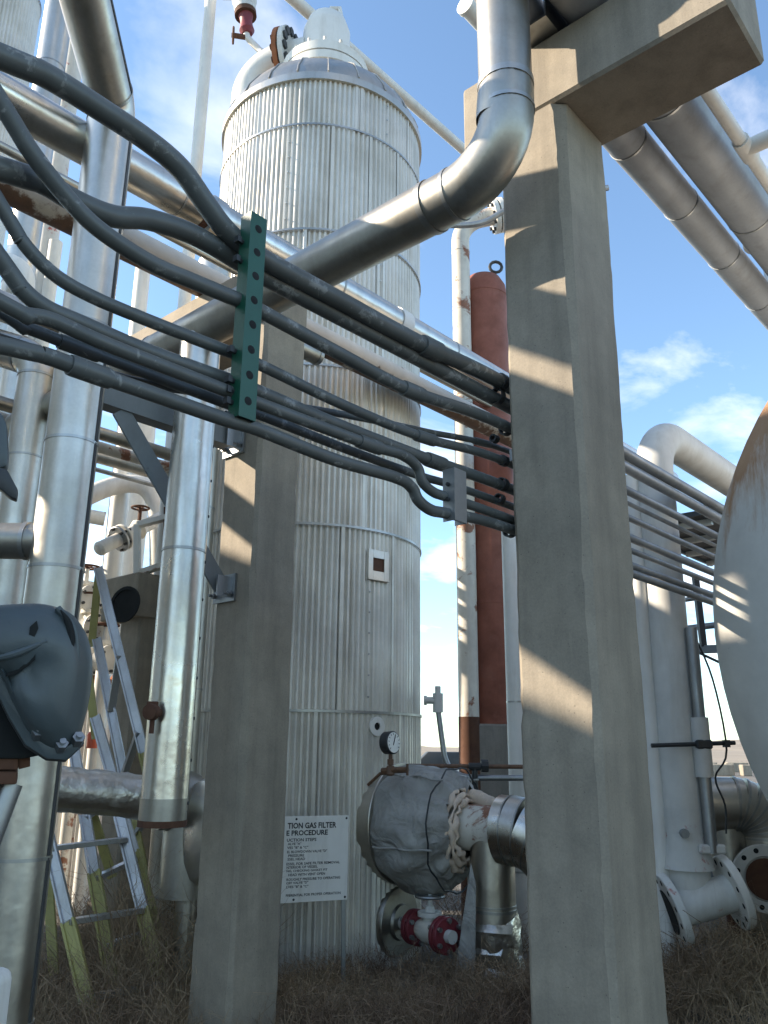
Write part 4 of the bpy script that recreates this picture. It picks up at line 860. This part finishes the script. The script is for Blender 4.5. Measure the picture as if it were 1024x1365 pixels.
for x, D, w_, mt, zt, lb in ((128, 11, 22, 'white', 3.4, 'white stand pipe in the far manifold left of the ladders'), (106, 10.5, 26, 'white_rusty', 2.3, 'squat rusty white stand pipe behind the gear housing'), (152, 10.2, 34, 'grey_paint', 1.75, 'grey drum shaped stand behind the ladder rails'), (262, 10, 40, 'grey_paint', 2.7, 'grey upright vessel showing between drop leg and column')):
    q = PD(x, 990, D); T = thing('stand_pipe', lb, 'pipe', (q.x, q.y, 0)); r = RAD(q, w_); part(T, 'pipe_wall', lathe([(-.1, r), (zt-.1, r), (zt-.03, r*.8), (zt, 0)], (q.x, q.y, 0), Z, 24), mt); flange(T, V(q.x, q.y, zt*.6), Z, r*1.35, .05, 8, mt)
# pale building wall and a bright orange item far behind
q = PD(150, 985, 17); T = thing('equipment_shed', 'pale far equipment shed glimpsed between the ladder rails', 'shed', (q.x, q.y, 0))
part(T, 'wall', box(V(q.x, q.y, .95)-R0*.6, 3.6, 2, 1.9, R0, FH, Z), 'white_clean'); part(T, 'roof', box(V(q.x, q.y, 1.98)-R0*.6, 3.9, 2.3, .14, R0, FH, Z), 'grey_paint')
for i in range(4): part(T, 'door_panel', box(V(q.x, q.y, .9)-R0*(1.9-.85*i)-FH*1.01, .7, .03, 1.6, R0, FH, Z), 'rust' if i % 2 else 'grey_paint')
q = PD(123, 986, 8.6); single('orange_marker', 'bright orange red marker drum behind the gear housing bolts', 'drum', lathe([(0, .05), (.12, .055), (.15, .04), (.16, 0)], V(q.x, q.y, q.z-.08), Z, 16), 'orange')
# ================================================================ MIDDLE BACKGROUND
q = PD(660, 960, 9.0); r = RAD(q, 72)
T = thing('red_vessel', 'brick red oxide painted vertical vessel on a concrete pier behind the near column', 'vessel', (q.x, q.y, 0))
zb_ = PD(660, 966, 9.0).z; zt_ = PD(650, 368, 9.0).z
part(T, 'pier', box(V(q.x, q.y, zb_/2-.05)+R0*.05, .62, .62, zb_+.1, R0, FH, Z, .02), 'concrete_grey')
sh = part(T, 'shell', lathe([(zb_, r*.98), (zb_+.04, r), (zt_-.32, r), (zt_-.17, r*.93), (zt_-.06, r*.72), (zt_-.01, r*.4), (zt_, 0)], (q.x, q.y, 0), Z, 48), 'redoxide', smooth=50)
part(T, 'base_ring', ring((q.x, q.y, zb_+.02), Z, r, .04, .012, 48), 'redoxide'); part(T, 'weld_seam', ring((q.x, q.y, zt_-.32), Z, r, .02, .004, 48), 'redoxide', sh); part(T, 'weld_seam', ring((q.x, q.y, 3.1), Z, r, .02, .004, 48), 'redoxide', sh)
lp = PD(661, 356, 9.0); part(T, 'lifting_lug', tube([lp+R0*.075*math.cos(a/12*6.283)+Z*(.075*math.sin(a/12*6.283)) for a in range(13)], .02, 8), 'dark_steel')
q = PD(626, 995, 8.7); r = RAD(q, 28); topz = PD(610, 318, 8.7).z
T = thing('white_pipe', 'rust streaked white upright pipe bending right at its top beside the red vessel', 'pipe', (q.x, q.y, 0))
hz = topz+.22; part(T, 'pipe_wall', tube(fillet([V(q.x, q.y, 1.4), V(q.x, q.y, hz), V(q.x, q.y, hz)+R0*.5+Z*.12], .34, 10), r, 26), 'white_rusty'); part(T, 'rusted_foot', tube([V(q.x, q.y, -.1), V(q.x, q.y, 1.9)], r*1.02, 26), 'rust')
part(T, 'weld_ring', ring(V(q.x, q.y, hz-.42), Z, r, .015, .004), 'white_rusty')
e = V(q.x, q.y, hz)+R0*.40+Z*.09; dd2 = (R0*.5+Z*.12).normalized(); flange(T, e, dd2, .21, .06, 10, 'white'); flange(T, e+dd2*.075, dd2, .21, .06, 10, 'white'); part(T, 'valve_body', lathe([(0, .11), (.12, .16), (.3, .16), (.45, .1)], e+dd2*.14, dd2, 20), 'white_rusty')
P = [PD(590, 300, 6.2), PD(625, 300, 6.2), PD(650, 294, 6.2), PD(690, 275, 6.2)]; single('cable_conduit', 'thin grey conduit dipping behind the elbow of the crossing pipe', 'conduit', tube(spline([P[0]-R0*.35]+P+[P[-1]+R0*.8+Z*.2], 5), RAD(P[1], 8), 10), 'galv')
q = PD(690, 995, 7.6); T = thing('white_pipe', 'white jacketed upright pipe just showing at the left edge of the near column', 'pipe', (q.x, q.y, 0)); jacket(T, [V(q.x, q.y, -.1), V(q.x, q.y, 3.6)], .085, 'white_clean', None, 1.4)
# gooseneck instrument conduit
P = [PD(676, 1037, 7.2), PD(625, 1036, 7.2), PD(604, 1028, 7.2), PD(594, 1012, 7.2), PD(590, 990, 7.2), PD(584, 945, 7.2)]
T = thing('instrument_conduit', 'grey conduit sweeping up to an instrument head right of the tower', 'conduit', P[1]); part(T, 'tube_wall', tube(spline([P[0]+R0*1.2]+P, 6), RAD(P[0], 7.5), 12), 'galv')
hq = P[-1]; part(T, 'instrument_head', join(tube([hq-Z*.03, hq+Z*.13], .045, 14), tube([hq+Z*.13, hq+Z*.19], .025, 10), tube([hq+Z*.07-R0*.11, hq+Z*.07], .03, 12), tube([hq+Z*.07-R0*.12, hq+Z*.07-R0*.095], .04, 12)), 'grey_paint')
part(T, 'stand', tube([P[1]-Z*.0, V(P[1].x, P[1].y, -.1)], .025, 10), 'galv')
P = [PD(543, 1021, 7.0), PD(676, 1022, 7.3)]; T = thing('small_line', 'thin rusty horizontal line with a union right of the pressure gauge', 'pipe', P[0]); part(T, 'pipe_wall', tube([P[0], P[1], P[1]+R0*1.0], RAD(P[0], 6), 10), 'copper')
qn = PD(646, 1021, 7.2); part(T, 'union', tube([qn-R0*.03, qn+R0*.03], .05, 8), 'dark_steel'); qn = PD(633, 1022, 7.17); part(T, 'tee', join(tube([qn-R0*.05, qn+R0*.05], .032, 10), tube([qn, V(qn.x, qn.y, -.05)], .024, 10)), 'dark_steel')
# parked vehicle far away and pale mound
q = PD(595, 1042, 34); T = thing('parked_car', 'distant parked silver car right of the tower', 'car', (q.x, q.y, 0))
part(T, 'body', box(V(q.x, q.y, .62), 4.3, 1.75, .6, R0, FH, Z, .12, 3), 'jacket'); part(T, 'cabin', prism([V(q.x, q.y, .9)-R0*1.3-FH*.7, V(q.x, q.y, 1.42)-R0*.75-FH*.7, V(q.x, q.y, 1.42)+R0*.55-FH*.7, V(q.x, q.y, .9)+R0*1.15-FH*.7], FH*1.4, .05), 'dark_steel')
for s in (-1.3, 1.3):
    for e in (-.85, .85): part(T, 'wheel', tube([V(q.x, q.y, .33)+R0*s+FH*(e-.1), V(q.x, q.y, .33)+R0*s+FH*(e+.1)], .33, 20), 'dark_steel')
# ================================================================ RIGHT GROUP
TU = 4.0; TV, TZ, TKR = -.42, 2.13, 1.87
def tank():
    T = thing('horizontal_tank', 'big grey horizontal tank with rust stained dished end at the right edge', 'tank', (TU, TV, TZ))
    pr = [(-.42+.42*(1-math.cos(R(a))) if False else 0, 0) for a in ()]
    prof = [(-.30*math.sqrt(max(0, 1-(k/14)**2)), TKR*k/14) for k in range(15)]+[(.3, TKR), (1.6, TKR), (3.2, TKR), (4.8, TKR)]
    prof[0] = (-.30, .0001)
    sh_ = part(T, 'shell', lathe(prof, (TU, TV, TZ), V(1, 0, 0), 96), 'tank', smooth=50)
    part(T, 'weld_seam', ring((TU+.06, TV, TZ), V(1, 0, 0), TKR, .03, .006, 96), 'tank', sh_)
    for u in (.55, 4.0):
        for s in (-1, 1): part(T, 'saddle_leg', box((TU+u, TV+s*1.25, .35), .28, .34, 1.3, bev=.015), 'concrete_grey')
tank()
# gooseneck upright and spool
SPD = 5.35; qs = PD(905, 1195, SPD); zs_ = qs.z; rS = RAD(qs, 78)
ua = V(.74, -.10, 0).normalized(); ua = (R0*.93+FH*.37).normalized()
pa = PD(893, 1216, 5.2); pb_ = PD(983, 1187, 5.32); zc_ = (pa.z+pb_.z)/2
T = thing('flanged_spool', 'white flanged pipe spool lying low at the right with open bolt holes', 'pipe spool', (pa.x, pa.y, zc_-.3))
d = (pb_-pa).normalized(); part(T, 'barrel', tube([pa+d*.03, pb_-d*.0], RAD(pa, 47), 36), 'grey_rusty'); 
def holed(T, p, d, r, n, mat, hole='hole'):
    f = part(T, 'flange', lathe([(-.045, r*.6), (-.045, r*.98), (-.04, r), (-.005, r), (0, r*.98), (0, r*.66), (-.02, r*.64)], p, d, 48), mat); x, y = frame(d)
    for i in range(n):
        a = 2*math.pi*(i+.5)/n; c = p+x*math.cos(a)*r*.84+y*math.sin(a)*r*.84
        for s in (1, -1): part(T, 'bolt_hole', lathe([(0, r*.078), (.001, 0)], c+d*(.0015 if s > 0 else -.0465), d*s, 14), hole, f)
    return f
rf = .195
holed(T, pb_, d, rf, 12, 'white'); holed(T, pa+d*.045, d, rf, 12, 'grey_rusty')
part(T, 'bore', lathe([(.002, rf*.6), (.003, 0)], pb_, d, 32), 'hole'); part(T, 'bore', lathe([(.002, rf*.6), (.003, 0)], pa-d*.002, -d, 32), 'hole')
gq = PD(917, 1150, 5.3); c = pa.lerp(pb_, .35); gx, gy = gq.x, gq.y
gr = RAD(PD(877, 600, 5.4), 47); gt_ = PD(880, 600, 5.35); gzz = PD(885, 551, 5.35).z-gr
T = thing('white_pipe', 'thick pale grey gooseneck pipe rising behind the conduits and bending right', 'pipe', (gx, gy, 0))
jv = (V(1, 0, 0)*.8+R0*.6).normalized()
part(T, 'pipe_wall', tube(fillet([V(gx, gy, zc_), V(gx, gy, gzz), V(gx, gy, gzz)+V(3.4, 0, 0)*1.0], .33, 14), gr, 36), 'grey_paint')
part(T, 'weld_ring', ring(V(gx, gy, gzz-.36), Z, gr, .012, .004, 36), 'grey_paint'); part(T, 'foot_saddle', lathe([(0, gr*1.25), (.12, gr*1.04), (.2, gr)], V(gx, gy, zc_+.16), Z, 36), 'grey_rusty')
sp2 = V(gx, gy, 0)-R0*(gr+.03)+FH*.03; part(T, 'side_pipe', tube([sp2+Z*.2, sp2+Z*3.3], .055, 18), 'white_clean')
sp2 = V(gx, gy, 0)+R0*(gr-.02)-FH*.12; sg = part(T, 'slide_rod', tube([sp2+Z*1.05, sp2+Z*2.3], .035, 14), 'galv'); part(T, 'rod_sleeve', tube([sp2+Z*1.45, sp2+Z*1.78], .05, 14), 'grey_rusty', sg); part(T, 'rod_clevis', box(sp2+Z*1.07, .15, .06, .05, R0, FH, Z, .01), 'grey_rusty', sg)
part(T, 'clamp_bar', join(tube([sp2+Z*1.62-R0*.3-FH*.03, sp2+Z*1.64+R0*.18-FH*.03], .012, 8), box(sp2+Z*1.63-FH*.03, .09, .05, .05, R0, FH, Z, .008), box(sp2+Z*1.635+R0*.13-FH*.03, .03, .04, .04, R0, FH, Z)), 'dark_steel')
part(T, 'red_primer_patch', ring(V(gx, gy, zc_+.42), Z, gr*1.002, .13, .002, 36), 'grey_rusty'); part(T, 'plug', tube([V(gx, gy, 1.15)-FH*gr*.98-R0*.05, V(gx, gy, 1.15)-FH*(gr+.03)-R0*.05], .025, 8), 'galv')
part(T, 'cable', tube(spline([sp2+Z*2.3, sp2+Z*2.0+R0*.10, sp2+Z*1.6+R0*.14, sp2+Z*1.45+R0*.06, sp2+Z*1.3+R0*.10, sp2+Z*1.15+R0*.09], 5), .006, 6), 'dark_steel')
# rusty spare flange at the edge
q = PD(1022, 1172, 5.7); T = thing('loose_flange', 'open rust red flange at the right edge beside the white spool', 'flange', q-Z*.3); fd = (-FH*.9-R0*.2).normalized(); holed(T, q, fd, .19, 12, 'grey_rusty'); part(T, 'bore', lathe([(.002, .115), (.003, 0)], q, fd, 32), 'rust'); part(T, 'pipe_wall', tube([q-fd*.03, q-fd*1.2], .115, 28), 'grey_rusty'); part(T, 'stand', box(V(q.x, q.y, q.z/2-.12)-fd*.5, .2, .2, q.z-.06, bev=.01), 'concrete_grey')
# silver gored elbow
EB = 5.8; a = PD(925, 1072, EB); b2 = PD(975, 1068, EB+.05); c2 = PD(1040, 1075, EB); r = RAD(a, 70)
T = thing('jacketed_pipe', 'silver gored pipe elbow turning down at the lower right edge', 'pipe', a-Z*.2, 'silver jacketed pipes')
path = fillet([a-R0*.02, V(a.x, a.y, a.z)+R0*.42-FH*.05, V(a.x, a.y, a.z-1.3)+R0*.44-FH*.05], .19, 7)
part(T, 'jacket_section', tube([path[0], path[1]], r, 32), 'jacket')
for i in range(1, len(path)-1):
    dd3 = (path[i+1]-path[i]).normalized(); part(T, 'elbow_gore', tube([path[i]-dd3*.012, path[i+1]+dd3*.004], [r*1.03, r*1.01], 32), 'jacket'); part(T, 'gore_bead', ring(path[i], dd3, r*1.02, .012, .005, 32), 'band')
sq = V(a.x, a.y, a.z)+R0*.19; part(T, 'down_stub', tube([sq, sq-Z*.36], r*.72, 28), 'jacket'); part(T, 'stub_rim', ring(sq-Z*.345, Z, r*.72, .03, .008, 28), 'rust'); part(T, 'stub_post', tube([sq-Z*.34, V(sq.x, sq.y, -.1)], .05, 12), 'rust')
# platform with handrail behind the gooseneck
D_ = 8.6; pp = [PZ(893, 668, 4.05), PZ(960, 722, 4.05)]
q = PD(915, 705, 8.6); zp = q.z
T = thing('access_platform', 'dark steel access platform with handrail behind the gooseneck pipe', 'platform', (q.x, q.y, 0))
dk = part(T, 'deck', box(V(q.x, q.y, zp)+V(.6, 0, 0), 2.2, .75, .05), 'dark_steel'); part(T, 'edge_channel', box(V(q.x, q.y, zp)+V(.6, -.39, .02), 2.2, .03, .14), 'steel_grey', dk); part(T, 'edge_channel', box(V(q.x, q.y, zp)+V(.6, .39, .02), 2.2, .03, .14), 'steel_grey', dk)
for i in range(4): part(T, 'joist', box(V(q.x, q.y, zp-.05)+V(-.3+.6*i, 0, 0), .05, .74, .06), 'white', dk)
pq = PD(858, 900, 8.6); part(T, 'post', tube([V(pq.x, pq.y, -.1), V(pq.x, pq.y, zp+.2)], .03, 12), 'galv'); part(T, 'post_collar', tube([PD(858, 866, 8.6)-Z*.04, PD(858, 866, 8.6)+Z*.04], .045, 12), 'galv')
for x0, y0, x1, y1, w_ in ((850, 808, 1000, 788, 6), (853, 845, 1000, 828, 8)):
    a, b_ = PD(x0, y0, 8.6), PD(x1, y1, 8.2); part(T, 'rail', tube([a, b_], RAD(a, w_), 12), 'galv')
pq = PD(935, 820, 8.0); part(T, 'stanchion', bar(PD(927, 768, 8.0), PD(938, 862, 8.0), .05, .06, FH), 'dark_steel'); part(T, 'cross_beam', bar(PD(901, 867, 8.1), PD(985, 864, 7.9), .06, .07, Z), 'steel_grey'); part(T, 'stay', tube([PD(925, 867, 8.0), PD(985, 895, 7.9)], .012, 8), 'dark_steel')
a = PD(918, 868, 8.1); part(T, 'support_post', bar(a, V(a.x, a.y, -.1), .07, .06, FH), 'steel_grey'); part(T, 'tee_fitting', join(tube([PD(890, 842, 8.45), PD(913, 839, 8.4)], .055, 12), tube([PD(901, 841, 8.4), PD(901, 852, 8.4)], .03, 10)), 'galv')
# pale concrete blocks far off at the right
for i in range(7):
    q = PD(928+11*i, 1026+(i % 2)*3, 60+5*(i % 3)); single('barrier_block', ('low wide ' if i % 2 else 'narrow upright ')+'pale block far out on the plain, number '+['one','two','three','four','five','six','seven'][i]+' counted from the gooseneck pipe', 'block', box(V(q.x, q.y, .35), 1.6 if i % 2 else .6, .6, .7, R0, FH, Z, .04), 'concrete', group='pale blocks on the plain')
# ================================================================ ADDED SUN BLOCKER, UNSEEN, OUT OF FRAME (it shades the yard)
def sun_blocker():
    T = thing('unseen_sun_blocker', 'added unseen stepped wall left of the yard, blocking the low sun', 'wall', -R0*8.2+FH*2.0)  # unseen wall added only to keep the low sun off the yard
    bays = [(-9, -4, [(0, 7.0)]), (-4, 0, [(0, 7.0)]), (0, 3.2, [(0, 7.1)]), (3.2, 4.0, [(0, 6.3), (6.7, 7.45)]), (4.0, 4.45, [(0, 5.75), (6.35, 8.4)]), (4.45, 4.75, [(0, 7.2), (7.5, 8.4)]), (4.75, 5.0, [(0, 8.4)]), (5.0, 5.6, [(0, 6.45)]), (5.6, 6.45, [(0, 7.45)]), (6.45, 7.0, [(0, 8.3)]), (7.0, 8.6, [(0, 8.8)])]  # steps and gaps shaped to let chosen patches of sun through
    for f0, f1, hs in bays:
        for z0, z1 in hs: part(T, 'blocker_panel', box(-R0*8.2+FH*((f0+f1)/2)+Z*((z0+z1)/2), .12, f1-f0-.006, z1-z0, R0, FH, Z), 'white_clean')
        part(T, 'post', box(-R0*8.32+FH*f0+Z*hs[-1][1]/2, .12, .12, hs[-1][1], R0, FH, Z), 'galv')
sun_blocker()
